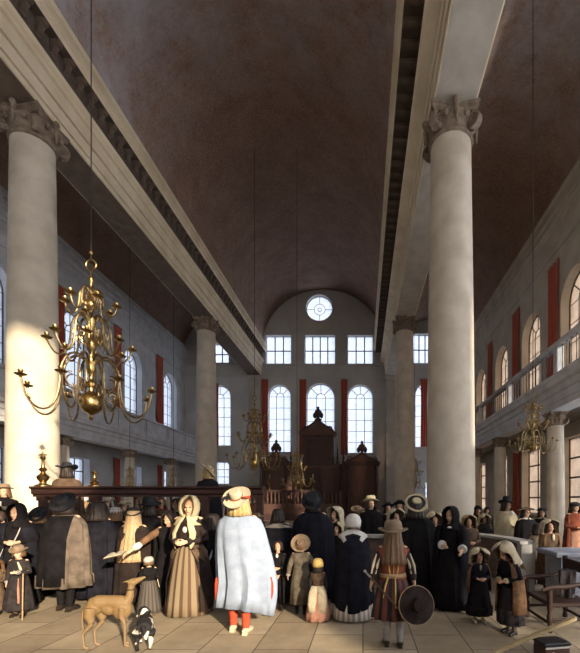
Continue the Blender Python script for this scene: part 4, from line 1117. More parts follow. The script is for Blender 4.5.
# the round dark hat held at the side
g = MB(); n = 32
g.lathe([(.02,.10),(.085,.10),(.10,.02),(.2,.01),(.235,.0),(.235,-.012),(.1,-.012),(.02,-.012)], n=n)
T = Matrix.Translation(f.root.location+Vector((.27*f.sc+0.03,-.2,.50))) @ Matrix.Rotation(radians(76),4,'X') @ Matrix.Rotation(radians(18),4,'Y') @ Matrix.Scale(.85,4)
o = g.build('round_hat', K['brownblack']); o.matrix_world = T
tag(o, 'large round dark brimmed hat held low by the small figure with the sword', 'hat')
g2 = MB(); g2.tube([(.235*cos(2*pi*j/32),.235*sin(2*pi*j/32),-.006) for j in range(33)], .008, 5, cap=False); g2.build('brim_edge', K['tan'], o)

# ---------------------------------------------------------------- generic makers for the crowd
def mantle(label, x, yf, top, rz=180, cm='black', hatm='hat', hatk=None, hair='hairdark', hl=1.44, hv=1.0, w=1.0, gap=0, hem=.1, collar=None, extra=.06, head=(0,0,0), n=48, amp=.115, lean=0, cd=1.0, shoe='shoe', stock='char', grp=GF1, **kw):
    f = Fig(label, x, yf, top, rz, extra, head=head, lean=lean, group=grp, n=n, **kw)
    f.cloak(cm, hem, w, cd, gap, amp)
    if gap: f.bodice('char'); 
    if hem > .25: f.breeches(stock, .42); 
    f.stockings(stock); f.shoes(shoe)
    if hair: f.hair(hair, hl, hv)
    if hatm: f.hat(hatm, **(hatk or {}))
    if collar: f.collar(collar, **{})
    if abs((rz+head[0]) % 360-180) > 80: f.face(False)
    return f
def shawled(label, x, yf, top, rz=0, cm='black', sm='ivory', hair=None, low=1.3, lean=0, head=(0,0,0), w=1.0, hem=.3, extra=.09, vol=1.0, gap=100, stock='char', shoe='shoe', n=32, aL='clasp', aR='clasp', grp=GF1, hs=1.0, skin=None, **kw):
    f = Fig(label, x, yf, top, rz, extra, head=head, lean=lean, group=grp, n=n, aL=aL, aR=aR, hs=hs, skin=skin, **kw)
    f.bodice(cm); f.sleeves(cm, .062, .85); f.gown(cm, hem, .85, .05, 9, name='coat_skirt'); f.breeches(stock); f.stockings(stock); f.shoes(shoe)
    f.hair(hair or 'hairdark', 1.5, .95)
    f.shawl(sm, gap, low, vol=vol)
    f.face(False); return f
# ---------------------------------------------------------------- left group
f = Fig('person in a black hooded mantle with folded white linen at the left edge', 17, 604.9, 503.5, 25, .055, aL='clasp', aR='clasp', head=(-20,6,0), n=40, step=0)
f.face(); f.gown('black', .03, 1.0); f.bodice('black'); f.sleeves('black', .075, .85); f.cloak('black2', .1, 1.0, 1.0, 50, .05, top=1.44); f.hood('black', 80)
g = MB(); g.tube([(.10,-.13,1.40),(.07,-.19,1.25),(.03,-.24,1.12),(-.02,-.28,.98)], [.012,.02,.018,.008], 8, flat=.4); f.fin(g, 'linen_edge', 'white')
g = MB(); g.tube([(-.12,-.22,1.0),(-.16,-.26,.85),(-.16,-.28,.7),(-.12,-.28,.55)], [.008,.016,.02,.008], 8, flat=.4); f.fin(g, 'veil_edge', 'white')

f = Fig('person, small child in brown grey hat and dark dress, holding a thin stick', 19, 616.4, 547.5, 12, .05, aL='down', aR='hold', hs=1.22, head=(0,8,0), n=40, step=.1)
f.face(False); f.bodice('char'); f.sleeves('char', .06, .85, cuff='grey'); f.gown('char', .22, .98, .05, 10); f.stockings('umber'); f.shoes('shoe'); f.hair('hairbrown', 1.5, 1.0); f.hat('greyhat' if 'greyhat' in K else 'brownhat', .16, .10, .08, 8, 0, .02, 1.665)
g = MB(); g.tube([(.10,-.2,1.0),(.14,-.28,.75),(.16,-.30,.4)], [.02,.05,.05], 8, flat=.35); f.fin(g, 'apron', 'pink')
g = MB(); g.tube([(.05,-.14,1.4),(.12,-.17,1.25),(.16,-.15,1.1)], [.02,.035,.02], 8, flat=.5); f.fin(g, 'shoulder_linen', 'cream')
st = MB(); st.tube([(0,0,0),(.01,0,.62)], .008, 6); o = st.build('stick', K['tan']); o.location = f.root.location+Vector((.19,-.17,0)); tag(o, 'thin pale stick held upright by the small child at the left edge', 'stick')

shawled('person, a child in brown coat and bonnet cut by the left picture edge', -4, 614.3, 560, 30, 'umber', 'brown', low=1.4, hem=.15)
mantle('person from behind in black with round black hat, just left of the grey brown cloak', 40, 594.1, 508.5, 185, 'black', hatk=dict(br=.18, tilt=-56, ch=.09, yo=.05, z=1.645, wave=.008), hair='hairbrown', hl=1.46)
f = mantle('person from behind in large black hat and grey brown cloak lit along its right', 66, 610.3, 494.5, 180, 'greybrown', hatk=dict(br=.185, cr=.10, tilt=-50, ch=.09, yo=.05, z=1.645, wave=.008), hair='hairdark', hl=1.47, w=1.12, hem=.38, n=48, stock='black')
f.collar('grey', .10, 1.445); f.drape('cloak_shade_side', 'black', [(1.435,.19,.13,0,.02,150),(1.30,.26,.19,0,.03,190),(1.1,.31,.245,0,.03,210),(.7,.34,.28,0,.03,215),(.42,.345,.29,0,.03,215)], 200, .03, 9, face=-40, thick=.012)  # black layer paints the cloak's shaded side, leaving the right as lit
mantle('person in black tricorne like hat and brown coat looking over the pew screen rail', 67, 520, 464, 200, 'umber', hatk=dict(br=.2, tilt=5, wave=.035, cup=.02), hair='hairdark', hl=1.44, d=8.1, zb=.66)
mantle('person from behind with bushy black hair and pale lace collar', 98, 600.8, 502, 180, 'black2', hatm=None, hair='hairdark', hl=1.40, hv=1.45, extra=.03).collar('grey', .19, 1.36, 0, .03)
f = mantle('person from behind with round grey cap and brown hair in black coat', 116, 592.8, 507, 175, 'black', hatm=None, hair='hairbrown', hl=1.46, hv=1.2, extra=.04); f.cap('hairgrey', 1.62, vol=1.12)
f = mantle('person from behind with very long wavy light brown hair under a small black hat', 134, 604.1, 508, 185, 'brownblack', hatk=dict(br=.165, cr=.085, tilt=-12, ch=.08, band='umber'), hair='hairlight', hl=.78, hv=1.12, extra=.06, amp=.05)
mantle('person from behind in broad black hat right of the long wavy hair', 150, 594.8, 499.5, 180, 'black', hatk=dict(br=.20, cr=.115, tilt=-8, ch=.13, wave=.01), hair='hairdark', hl=1.45, w=1.02)
# reaching man with open book
AIM = ((.34,-.16,1.22), (.57,-.36,1.06))
f = Fig('person with curly dark hair reaching out a white cuffed arm with an open book', 170, 604.9, 511, 30, .03, aL=((.40,-.12,1.24),(.66,-.28,1.06)), aR='down', head=(-40,18,0), n=32, lean=6, vox=.010, group=None)
f.gown('black', .08, .95, .05); f.bodice('black'); f.cloak('black', .2, .95, .95, 120, .04); f.hair('hairdark', 1.42, 1.35); f.shoes('shoe')
sh, e, w_ = arm_pts(f.aL, -1)
g = MB(); g.tube([sh, sh+(e-sh)*.55, e, e+(w_-e)*.35], [.06,.065,.058,.05], 12); f.fin(g, 'sleeve', 'brown')
g = MB(); g.tube([e+(w_-e)*.3, e+(w_-e)*.5, e+(w_-e)*.72], [.05,.068,.04], 12); f.fin(g, 'cuff', 'white')
f.sleeves('black', .065, .9, which=(1,))
hp = (Matrix.Translation(f.root.location) @ Matrix.Rotation(radians(30),4,'Z') @ Matrix.Scale(f.sc,4)) @ bend(w_+(w_-e).normalized()*.10, 6)
bk = MB(); bk.box((0,0,0), (.30,.20,.014)); o = bk.build('book_cover', K['leather'], smooth=False)
rt = thing('book', 'open book with pale pages held out at arm length above the greyhound', 'book', hp+Vector((-.10,-.03,.018)), 0); rt.rotation_euler = (radians(12), radians(-12), radians(10)); rt.scale = (.8,.8,.8); o.parent = rt; o.name = 'cover'
pg = MB()
for s in (-1, 1):
    pg.loft([[(s*(.005+.14*t), y, .008+.022*sin(pi*min(t*1.1,1))**.6+.004) for t in (0,.15,.4,.7,1)]+[(s*(.005+.14*t), y, .008) for t in (1,.7,.4,.15,0)] for y in (-.09,.09)])
pg.build('pages', K['paper'], rt)
f = Fig('person, small child with grey cap and dark striped dress beside the small dog', 149, 613.3, 557.5, 200, .05, hs=1.2, n=36, step=0, aL='hold', aR='down', head=(-30,0,0))
f.bodice('black'); f.sleeves('black', .06); f.gown('skirtdark', .06, 1.0, .04, 14); f.hair('hairbrown', 1.5); f.cap('hairgrey', 1.6, vol=1.1); f.shoes('shoe')
g = MB(); g.tube([(-.12,-.3,1.2),(-.2,-.3,1.0),(-.26,-.26,.75)], [.01,.014,.01], 6); f.fin(g, 'ribbon', 'cream')
f = mantle('person in dark mantle standing between the cream hood and the white cloak', 213, 603.2, 512, 150, 'black', hatm=None, hair='hairdark', hl=1.4, hv=1.25, w=1.0)
g = MB(); g.tube([(.10,.2,1.3),(.16,.21,1.15),(.17,.22,1.0)], [.008,.018,.008], 6); g.tube([(-.22,.2,1.06),(-.2,.22,.95),(-.16,.22,.86)], [.006,.022,.006], 6); f.fin(g, 'linen_edge', 'cloak')
f = Fig('person high up behind the screen in a pale wide hat near the sunlit column', 208, 510, 466.5, 240, .05, d=8.3, zb=.7, n=30)
f.cloak('black', .3); f.hair('hairblond', 1.46, 1.1); f.hat('strawhat', .25, .10, .10, -35, -25, .02, 1.67); f.shoes('shoe')
def stool(label, x, d, h, w_=.5):
    t = thing('stool', label, 'stool', ((x-363)*d/F, d, 0), 0)
    mb = MB(); mb.box((0,0,h-.025), (w_,.46,.05), bev=.01); mb.build('seat', M['wood'], t, smooth=False)
    for sx in (-1, 1):
        for sy in (-1, 1): mb = MB(); mb.box((sx*(w_/2-.05), sy*.17, (h-.05)/2), (.06,.06,h-.05)); mb.build('leg', M['wood'], t, smooth=False)
stool('dark wooden stool under the one in the tricorne like hat behind the screen', 67, 8.1, .66)
stool('dark wooden stool under the one in the pale wide hat near the sunlit column', 208, 8.3, .7)
stool('low dark wooden stool under the one in brown hat at the left edge', 4, 8.2, .25)
# ---------------------------------------------------------------- faces behind the screen
rows = [(83,501,8.75,'person behind the screen with fair hair, left of the bushy black hair','hairblond','white'), (90,500.5,9.5,'person behind the screen in grey neckcloth right of the fair haired one','hairdark','grey'),
        (107,497.5,8.0,'person in pale hat between screen spindles left of the grey cap','hairgrey','black'), (113,501,9.3,'person with dark hair behind the screen above the grey cap','hairdark','grey'),
        (124,502,8.65,'person in cream hat behind the screen just above the long wavy hair','hairbrown','cream'), (139,497.5,8.0,'person half seen behind the screen left of the broad black hat','hairbrown','umber'),
        (161,498,8.6,'person behind the screen in red neckcloth, right of the broad black hat','hairbrown','red'), (177,499,7.85,'person with dark hair behind the screen left of the cream hood','hairdark','white')]
for i, (x, top, dd, lb, hr, cm) in enumerate(rows):
    f = Fig(lb, x, 0, top, (-1)**i*25, .02, d=dd, zb=0, group='people behind the pew screen', n=24)
    f.cloak('black' if i % 2 else 'umber', .15); f.collar(cm, .12, 1.41, 0); f.hair(hr, 1.44, 1.05); f.shoes('shoe')
    if i in (2, 4): f.hat('strawhat', .15, .09, .07, 5, 0, .02)
    f.face(False)
for (x, top, d, lb, hm_, cm) in ((4, 484, 8.2, 'person in brown hat with two white neck bands at the left picture edge', 'brownhat', 'black'), (2, 508, 7.3, 'person in a cream headscarf tucked behind the black hood at the left edge', None, 'umber')):
    f = Fig(lb, x, 0, top, 20, .06, d=d, zb=.25 if d > 8 else 0, n=24)
    f.cloak(cm, .15); f.hair('hairbrown', 1.46)
    if hm_: f.hat(hm_, .16, .1, .08); g = MB(); g.box((.02,-.2,1.32),(.03,.02,.14)); g.box((-.03,-.2,1.32),(.03,.02,.14)); f.fin(g, 'neck_bands', 'white')
    else: f.shawl('ivory', 90, 1.35)
    f.face(False); f.shoes('shoe')
f = Fig('person in pale headscarf glimpsed between the black hood and the round black hat', 28, 0, 514, 10, .06, d=7.9, n=24); f.cloak('umber', .1); f.shawl('ivory', 90, 1.4); f.face(False); f.shoes('shoe')
# ---------------------------------------------------------------- centre group
f = mantle('person from behind with dark hair and broad grey half round collar on black coat', 278, 597.0, 507, 180, 'black2', hatm=None, hair='hairdark', hl=1.47, hv=1.12, w=1.08)
f.collar('grey', .235, 1.36, 0, .02)
f = mantle('person in brown grey hat half hidden between the white cloak and the grey collar', 257, 591.4, 513, 160, 'black', hatm='brownhat', hatk=dict(br=.17, tilt=-10, ch=.07), hair='hairbrown', w=.9)
f = Fig('person, a ruddy faced child in black between the white cloak and the coated child', 278, 609.4, 543, 0, .02, hs=1.15, n=32, aL='clasp', aR='clasp', skin=SKIN2)
f.face(False); f.bodice('black'); f.sleeves('black', .06, .9); f.cloak('black', .2, 1, 1, 60); f.breeches('black'); f.stockings('char'); f.shoes('shoe'); f.hair('hairdark', 1.5, 1.05)
g = MB(); g.ell((0,-.13,1.4),(.035,.02,.05),8,6); f.fin(g, 'neckcloth', 'white')
f = Fig('person, a child seen from behind in a round brown hat and long drab coat', 301, 613.3, 539.5, 180, .05, hs=1.15, n=40, aL='out', aR='side', step=.3)
f.bodice('olive'); f.sleeves('olive', .062, .85, cuff='grey'); f.drape('coat', 'olive', [(1.1,.17,.13),(.95,.2,.16),(.7,.235,.2),(.25,.26,.225)], 0, .05, 9); f.stockings('char'); f.shoes('shoe'); f.hair('hairbrown', 1.5, 1.05)
f.hat('brownhat', .20, .085, .07, -60, 0, .01, 1.645, band='umber', yo=.035)
f = Fig('person, the smallest child, in yellow bonnet and cream and pink gown, from behind', 318, 620.1, 561.5, 180, .06, hs=1.3, n=40, step=.1, aL='down', aR='down')
f.bodice('umber'); f.gown('pink', .03, 1.05, .06, 9); f.sleeves('char', .062); f.hair('hairdark', 1.46, 1.0)
f.drape('bonnet', 'yellow', [(1.77,.015,.02,0,.02,20),(1.76,.07,.08,0,.015,50),(1.72,.105,.125,0,.01,70),(1.66,.118,.14,0,.01,80),(1.585,.115,.14,0,.015,80)], 70, .02, 12, head=True, thick=.012)
for k in (-1, 1):
    f.drape('gown_panel', 'cream', [(1.05,.10,.06,k*.08,.12),(.85,.12,.07,k*.13,.18),(.55,.13,.08,k*.15,.22),(.3,.11,.07,k*.13,.24)], 0, .05, 6)
f.shoes('shoe')
f = mantle('person, bulkiest of all, in black with big round black hat, from behind, at centre', 313, 601.6, 493.5, 180, 'black2', hatk=dict(br=.18, cr=.11, tilt=-58, ch=.10, wave=.006, yo=.055, z=1.645), hair='hairdark', hl=1.45, w=1.15, n=48, hem=.08)
f = shawled('person in pale head shawl facing left behind the bulky black cloak', 335, 585.3, 506.5, -35, 'char', 'cream', low=1.38, vol=.92)
f = shawled('person in cream head shawl, lower than the pale one directly beside it', 337, 592.1, 522, -20, 'black', 'ivory', low=1.4, vol=.85, skin=SKIN2)
f = Fig('person from behind with white head cloth, white kerchief, black gown and striped underskirt', 353, 618.5, 514.5, 180, .05, n=48, aL='clasp', aR='clasp', head=(0,8,0), lean=5, step=0)
f.gown('skirtwhite', .03, .98, .04, 16); f.bodice('black'); f.sleeves('black', .07, .8, cuff='white')
f.drape('overgown', 'black2', [(1.43,.12,.1),(1.38,.215,.14),(1.2,.27,.19),(1.0,.285,.215),(.7,.315,.26),(.4,.34,.3),(.22,.345,.31)], 0, .05, 9, zf=lambda th, t: -.14*t**3*max(0,-cos(th))**2+.08*t**3)
f.drape('head_cloth', 'white', [(1.75,.015,.02,0,.02,20),(1.742,.065,.075,0,.015,50),(1.705,.105,.12,0,.012,70),(1.64,.125,.142,0,.012,80),(1.57,.12,.135,0,.015,80),(1.515,.095,.11,0,.015,60)], 70, .02, 10, head=True, thick=.012)
f.drape('kerchief', 'white', [(1.49,.07,.07),(1.46,.13,.11),(1.405,.225,.155),(1.36,.24,.17)], 20, .01, 8, zf=lambda th, t: -.24*t*max(0,-cos(th))**4, thick=.012)
f.hair('hairgrey', 1.55, .95); f.shoes('paleshoe')
f = mantle('person in long dark coat and soft cream hat, tall behind the short grey railed bench', 371, 576.6, 496.5, 20, 'black', hatm='ivory', hatk=dict(br=.19, cr=.11, tilt=-5, ch=.10, wave=.03), hair='hairdark', w=.85)
mantle('person in brown hat behind the white head cloth, to its upper right', 358, 568.8, 506, 180, 'black', hatm='brownhat', hatk=dict(br=.2, tilt=-20, ch=.07), hair='hairbrown', w=.9)
f = mantle('person in dark hat and cream collar, left of two beyond the sword bearer', 388, 570.3, 502.5, 10, 'black', hatk=dict(br=.17, tilt=-12, ch=.08), hair='hairdark', collar='ivory', w=.9)
mantle('person in dark round hat just left of the wide cream hat with dark ring', 400, 576.2, 500.5, -10, 'black', hatk=dict(br=.17, tilt=-15, ch=.08), hair='hairdark', w=.9)
shawled('person in cream shawl between the sword bearer and the voluminous black cloak', 396, 589.5, 509, 15, 'char', 'cream', low=1.3, vol=.95)
f = mantle('person from behind in voluminous black cloak and wide cream hat with dark ring', 416, 599.2, 498, 180, 'black', hatm='ivory', hatk=dict(br=.20, cr=.085, tilt=-50, ch=.07, band='hat', wave=.01, yo=.05), hair='hairdark', hl=1.40, hv=1.3, w=1.2, n=48)
g = MB(); T = Matrix.Translation((0,.062,1.675)) @ Matrix.Rotation(radians(-50),4,'X'); g.lathe([(.09,.014),(.15,.013),(.155,.02),(.10,.03),(.088,.03)], n=28); g.v = [tuple(T @ Vector(p)) for p in g.v]; f.fin(g, 'hat_ribbon', 'hat', head=True)
mantle('person in tawny hat right behind the cream hat with dark ring', 424, 582.1, 506, 175, 'umber', hatm='brownhat', hatk=dict(br=.2, tilt=-18, ch=.08), hair='hairbrown')
f = shawled('person in cream head shawl, face down, just left of the black hood', 434, 588.9, 512, 10, 'black', 'ivory', low=1.38, vol=.95, skin=SKIN2, head=(0,12,0))
f = Fig('person in a black hood with white brooch and white cuffs, right of centre', 451, 607.6, 506.5, -28, .055, aL='clasp', aR='out', head=(-12,8,0), n=44, step=0)
f.face(); f.gown('black', .03, 1.05); f.bodice('black'); f.sleeves('black', .085, .72, cuff='white'); f.cloak('black2', .1, 1.08, 1.0, 70, .05, top=1.44); f.hood('black', 88, vol=1.08)
g = MB(); g.ell((.02,-.15,1.40),(.045,.015,.022),10,6); f.fin(g, 'brooch', 'white')
# ---------------------------------------------------------------- right group
shawled('person in brown head shawl in front of the big right column', 469, 585.3, 515, 0, 'umber', 'tan', low=1.38, vol=.9, skin=SKIN2)
for (x, top, lb, cm) in ((478, 505.5, 'person in dark cap far behind the bench, left of two beside the slim column', 'hat'), (487, 507, 'person in dark cap far behind the bench, right of two beside the slim column', 'hat')):
    mantle(lb, x, 500+640/(10.15 if x < 480 else 13.2), top, 0, 'char', hatk=dict(br=.13, tilt=0, ch=.08), hair='hairdark', w=.9, skin=SKIN2)
f = shawled('person in yellowish head shawl behind the curved bench, left of the cream cloak', 484, 0, 514, 5, 'char', 'ivory', low=1.28, vol=1.0, d=9.5, head=(0,15,0), skin=SKIN2)
f = Fig('person in a black hat and cream cloak with white neckcloth seated above the curved bench', 507, 0, 497.5, 30, .08, d=8.85, n=40, aL='clasp', aR='clasp', skin=SKIN2)
f.face(False); f.cloak('ivory', .1, 1.05, 1.05, 0, .05, name='cloak'); f.hair('hairdark', 1.46, 1.12); f.hat('hat', .19, .095, .13, -6, 8, .02, 1.67)
g = MB(); g.ell((.0,-.14,1.41),(.06,.04,.06),8,6); f.fin(g, 'neckcloth', 'white'); f.shoes('shoe')
f = mantle('person in black with white neckcloth and flat cream brimmed hat right of the cream cloak', 526, 0, 506, 15, 'black', hatm='ivory', hatk=dict(br=.22, cr=.09, tilt=-5, ch=.04), hair='hairdark', collar='white', d=8.2)
f = mantle('person in black beret and dark coat before the big gallery column', 542, 0, 507, -15, 'black', hatk=dict(br=.14, cr=.1, tilt=0, ch=.06), hair='hairdark', d=8.9, collar='ivory')
f = mantle('person from behind with bushy black hair and grey brown coat at the bench end', 538, 584.2, 522, 185, 'greybrown', hatm=None, hair='hairdark', hl=1.42, hv=1.5, w=1.05, hem=.35, stock='black')
f = Fig('person in floppy cream head shawl and brown coat before the nearest right gallery column', 550, 592.1, 519.5, 5, .09, n=36, aL='clasp', aR='clasp', skin=SKIN2)
f.face(False); f.bodice('umber'); f.sleeves('umber', .07); f.gown('umber', .3, .85); f.cloak('brown', .3, .95, .95, 80); f.hair('hairdark', 1.45, 1.1); f.shawl('cream', 105, 1.5, vol=1.05); f.breeches('char'); f.stockings('char'); f.shoes('shoe')
g = MB(); g.ell((0,-.15,1.36),(.04,.03,.09),8,6); f.fin(g, 'neckcloth', 'cream')
f = Fig('person in red and cream clothes with dark hair standing at the right picture edge', 575, 0, 502.5, 10, .02, d=9.0, n=32, aL='clasp', aR='clasp')
f.face(False); f.gown('pink', .05, .9); f.bodice('rust'); f.sleeves('rust', .07); f.cloak('rust', .1, .9, .9, 110); f.hair('hairdark', 1.48, 1.15); f.shoes('shoe')
f.drape('head_wreath', 'hat', [(1.71,.085,.1,0,.01),(1.68,.12,.13,0,.01),(1.65,.12,.13,0,.01),(1.63,.1,.11,0,.01)], 0, .02, 12, head=True)
# the two children at the right front
f = Fig('person, a child in wide cream head shawl, dark coat and yellow stockings', 479, 621.9, 549.5, 0, .09, hs=1.12, n=44, aL='clasp', aR='clasp', step=.25, head=(0,14,0), skin=SKIN2, vox=.011)
f.face(False); f.bodice('black2'); f.sleeves('black2', .065, .8); f.gown('black', .42, .95, .05, 9, name='coat_skirt'); f.breeches('black', .42, .1); f.stockings('yellow'); f.shoes('paleshoe'); f.hair('hairdark', 1.46, 1.05)
f.shawl('ivory', 112, 1.5, vol=1.05)
f.drape('mantle', 'brown', [(1.47,.12,.1),(1.40,.21,.14),(1.25,.27,.18),(1.0,.29,.2),(.75,.285,.2)], 120, .04, 8, thick=.012)
g = MB(); g.ell((0,-.14,1.36),(.025,.02,.07),8,6); f.fin(g, 'neckcloth', 'ivory')
f = Fig('person, a child leaning left in long cream head shawl and brown pleated cloak', 511, 633.3, 541.5, -58, .09, hs=1.08, n=44, aL='clasp', aR='clasp', lean=12, head=(0,16,0), step=.35, skin=SKIN2, vox=.011)
f.face(False); f.bodice('black2'); f.sleeves('black2', .065, .8, cuff='ivory'); f.drape('cloak', 'brown', [(1.46,.10,.09),(1.40,.2,.14),(1.25,.24,.19),(1.0,.25,.235),(.7,.265,.27),(.42,.27,.285)], 90, .06, 9, thick=.012)
f.breeches('black', .4, .1); f.stockings('olive'); f.shoes('shoe'); f.hair('hairdark', 1.5); f.gown('char', .5, .8, .04, 9, name='coat_skirt')
f.shawl('cream', 105, 1.38, vol=.92)
f.drape('shawl_tail', 'cream', [(1.5,.19,.18,0,.02),(1.3,.215,.2,0,.03),(1.1,.225,.22,0,.04)], 235, .04, 7, head=True, thick=.012)

# ================================================================== dogs
def animal(name, label, loc, rz, parts, m, vox, sc=1.0):
    mb = parts
    me = mb.mesh('body', m); ob = bpy.data.objects.new('tmp', me); C.objects.link(ob)
    rm = ob.modifiers.new('r', 'REMESH'); rm.mode = 'VOXEL'; rm.voxel_size = vox; rm.use_smooth_shade = True
    sm = ob.modifiers.new('s', 'SMOOTH'); sm.factor = .5; sm.iterations = 3
    m2 = bpy.data.meshes.new_from_object(ob.evaluated_get(bpy.context.evaluated_depsgraph_get())); bpy.data.objects.remove(ob)
    m2.materials.clear(); m2.materials.append(m)
    r = thing(name, label, 'dog', loc, rz, None, sc)
    o = bpy.data.objects.new('body', m2); C.objects.link(o); o.parent = r
    return r, o
def coat(name, top, belly, z0, z1, extra=None):
    m = bpy.data.materials.new(name); m.use_nodes = True; nt = m.node_tree; b = nt.nodes['Principled BSDF']; b.inputs['Roughness'].default_value = .7
    tc = nt.nodes.new('ShaderNodeTexCoord'); sp = nt.nodes.new('ShaderNodeSeparateXYZ'); n = nt.nodes.new('ShaderNodeTexNoise'); n.inputs['Scale'].default_value = 7
    nt.links.new(tc.outputs['Object'], sp.inputs[0]); nt.links.new(tc.outputs['Object'], n.inputs['Vector'])
    ad = nt.nodes.new('ShaderNodeMath'); ad.operation = 'MULTIPLY_ADD'; ad.inputs[1].default_value = .25; nt.links.new(n.outputs['Fac'], ad.inputs[0]); nt.links.new(sp.outputs['Z' if not extra else extra], ad.inputs[2])
    mr = nt.nodes.new('ShaderNodeMapRange'); mr.inputs['From Min'].default_value = z0; mr.inputs['From Max'].default_value = z1; nt.links.new(ad.outputs[0], mr.inputs['Value'])
    r = nt.nodes.new('ShaderNodeValToRGB'); r.color_ramp.elements[0].color = (*belly,1); r.color_ramp.elements[1].color = (*top,1); nt.links.new(mr.outputs[0], r.inputs['Fac']); nt.links.new(r.outputs['Color'], b.inputs['Base Color'])
    return m
# greyhound: head towards +X, lifted
d = MB()
d.tube([(-.24,0,.50),(-.15,0,.515),(-.02,0,.52),(.12,0,.505),(.22,0,.50)], [.07,.085,.075,.085,.075], 14)
d.ell((.15,0,.44),(.13,.085,.135),14,10); d.ell((.0,0,.455),(.13,.07,.09),12,8); d.ell((-.19,0,.475),(.11,.085,.10),12,8)
d.tube([(.2,0,.50),(.25,0,.58),(.26,0,.66),(.27,0,.70)], [.075,.052,.042,.042], 12)
d.tube([(.235,0,.725),(.29,0,.735),(.35,0,.755),(.43,0,.785)], [.042,.048,.034,.016], 12); d.ell((.435,0,.786),(.017,.014,.014),8,6)
for s in (-1, 1): d.tube([(.25,s*.035,.75),(.21,s*.048,.752),(.175,s*.045,.74)], [.014,.018,.008], 7, flat=.5)
for s, fx_ in ((-1,.0), (1,-.055)):
    x = .2+fx_*.8
    d.tube([(x-.02,s*.06,.46),(x-.035,s*.06,.36),(x+.005,s*.055,.28)], [.05,.035,.024], 10)
    d.tube([(x+.005,s*.055,.28),(x+.01,s*.052,.15),(x+.005,s*.052,.055)], [.024,.018,.016], 10); d.tube([(x+.0,s*.052,.03),(x+.04,s*.053,.02),(x+.07,s*.054,.016)], [.02,.022,.014], 8)
for s, dx in ((-1,-.03), (1,.05)):
    h = Vector((-.2+dx*.3, s*.06, .47))
    d.tube([h, (-.19+dx,s*.07,.37), (-.16+dx,s*.068,.30)], [.085,.065,.038], 12)
    d.tube([(-.16+dx,s*.068,.30),(-.22+dx,s*.066,.235),(-.275+dx,s*.064,.185)], [.036,.026,.018], 10)
    d.tube([(-.275+dx,s*.064,.185),(-.265+dx,s*.062,.1),(-.262+dx,s*.06,.04)], [.018,.016,.016], 10); d.tube([(-.262+dx,s*.06,.028),(-.22+dx,s*.06,.02),(-.195+dx,s*.06,.016)], [.02,.022,.014], 8)
d.tube([(-.28,0,.50),(-.33,0,.43),(-.345,0,.33),(-.33,0,.22),(-.29,0,.14)], [.022,.018,.014,.011,.007], 8)
r, o = animal('dog', 'slender tan greyhound with raised head standing in the sunlight, facing right', ground(110, 647), radians(6), d, coat('greyhound_coat', (.17,.105,.042), (.18,.12,.065), .28, .52), .0085, .95)
r.rotation_euler = (0,0,radians(10)); r.scale = (.80,.88,.95)
c = MB(); c.tube([(.262+.052*cos(2*pi*j/16)*.9, .05*sin(2*pi*j/16), .655) for j in range(17)], .008, 6, cap=False); c.build('collar', K['leather'], r)
for s in (-1, 1): MB().ell((.32,s*.033,.765),(.008,.005,.006),8,6).build('eye', K['eye'], o)
# small spaniel, seen from behind
d = MB()
d.tube([(0,-.16,.235),(0,-.08,.25),(0,.05,.245),(0,.14,.24)], [.07,.085,.08,.075], 12); d.ell((0,.1,.21),(.085,.1,.09),12,8); d.ell((0,-.1,.215),(.08,.09,.085),12,8)
d.tube([(0,.14,.26),(-.02,.2,.31)], [.06,.05], 10); d.ell((-.03,.23,.335),(.05,.06,.05),12,8); d.tube([(-.03,.27,.325),(-.035,.33,.31)], [.03,.02], 8)
for s in (-1, 1):
    d.tube([(-.03+s*.045,.22,.355),(-.03+s*.065,.22,.31),(-.03+s*.065,.22,.265)], [.014,.024,.012], 7, flat=.6)
    d.tube([(s*.055,.12,.2),(s*.055,.125,.1),(s*.055,.12,.02)], [.032,.022,.02], 8); d.ell((s*.055,.14,.016),(.022,.034,.016),8,6)
    d.tube([(s*.06,-.11,.2),(s*.063,-.08,.135)], [.055,.034], 8); d.tube([(s*.063,-.08,.135),(s*.062,-.145,.08),(s*.06,-.13,.02)], [.03,.02,.018], 8); d.ell((s*.06,-.11,.016),(.022,.034,.016),8,6)
d.tube([(0,-.17,.26),(0,-.22,.27),(.02,-.25,.22),(.03,-.25,.15)], [.018,.022,.028,.012], 8)
m = mat('spaniel_coat', (.012,.011,.012), .8, (.60,.54,.46), 9, detail=1, lo=.56, hi=.60)
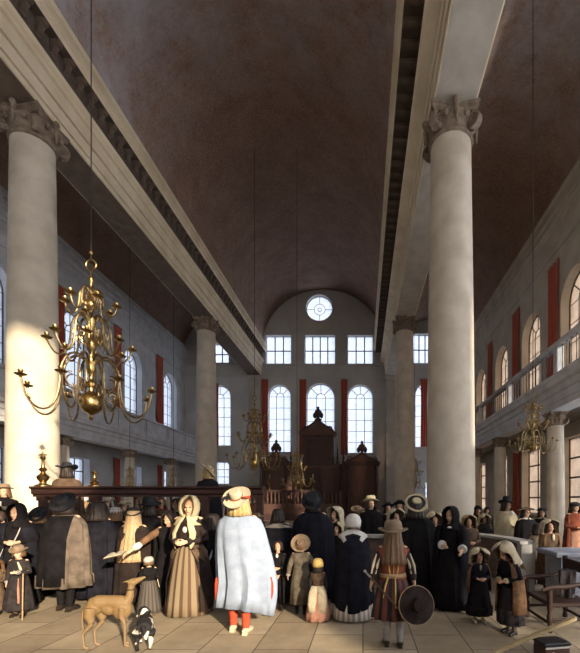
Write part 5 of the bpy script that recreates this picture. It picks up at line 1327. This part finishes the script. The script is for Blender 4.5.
r, o = animal('dog', 'small black and white dog with its back to the viewer beside the greyhound', ground(145, 647), radians(24), d, m, .0085, 1.02)
MB().ell((-.033,.337,.31),(.012,.01,.01),8,6).build('nose', K['eye'], o)
# ------------------------------------------------------------------ camera and light
cam = bpy.data.cameras.new('camera'); co = bpy.data.objects.new('camera', cam); C.objects.link(co)
co.location = (0, 0, EYE); co.rotation_euler = (pi/2, 0, 0)
cam.sensor_fit = 'AUTO'; cam.sensor_width = 36; cam.lens = F*36/653
cam.shift_x = -73/653; cam.shift_y = 173.5/653
cam.clip_start = 0.05; cam.clip_end = 300
bpy.context.scene.camera = co

w = bpy.data.worlds.new('world'); bpy.context.scene.world = w; w.use_nodes = True
bg = w.node_tree.nodes['Background']; bg.inputs['Color'].default_value = (1.0,0.97,0.97,1); bg.inputs['Strength'].default_value = SKY
nt = w.node_tree
# hazy sky, extra glow added on the right to strengthen the side light
tc = nt.nodes.new('ShaderNodeTexCoord'); dt = nt.nodes.new('ShaderNodeVectorMath'); dt.operation = 'DOT_PRODUCT'
dt.inputs[1].default_value = tuple(Vector(GLOWD).normalized())
nt.links.new(tc.outputs['Generated'], dt.inputs[0])
mr = nt.nodes.new('ShaderNodeMapRange'); mr.inputs['From Min'].default_value = -0.1; mr.inputs['From Max'].default_value = 1.0
mr.inputs['To Min'].default_value = SKY; mr.inputs['To Max'].default_value = SKY*GLOW; mr.interpolation_type = 'SMOOTHSTEP'
nt.links.new(dt.outputs['Value'], mr.inputs['Value']); nt.links.new(mr.outputs[0], bg.inputs['Strength'])

sun = bpy.data.lights.new('sun', 'SUN'); sun.energy = SUN; sun.angle = radians(1.5); sun.color = (1.0,0.83,0.60)
so = bpy.data.objects.new('sun', sun); C.objects.link(so)
so.rotation_euler = Vector(SUND).to_track_quat('-Z', 'Y').to_euler()
so.location = (20, -30, 20)

sc = bpy.context.scene
sc.view_settings.view_transform = 'Standard'; sc.view_settings.look = 'None'; sc.view_settings.gamma = 1
sc.view_settings.exposure = EXPO
sc.view_settings.use_curve_mapping = False
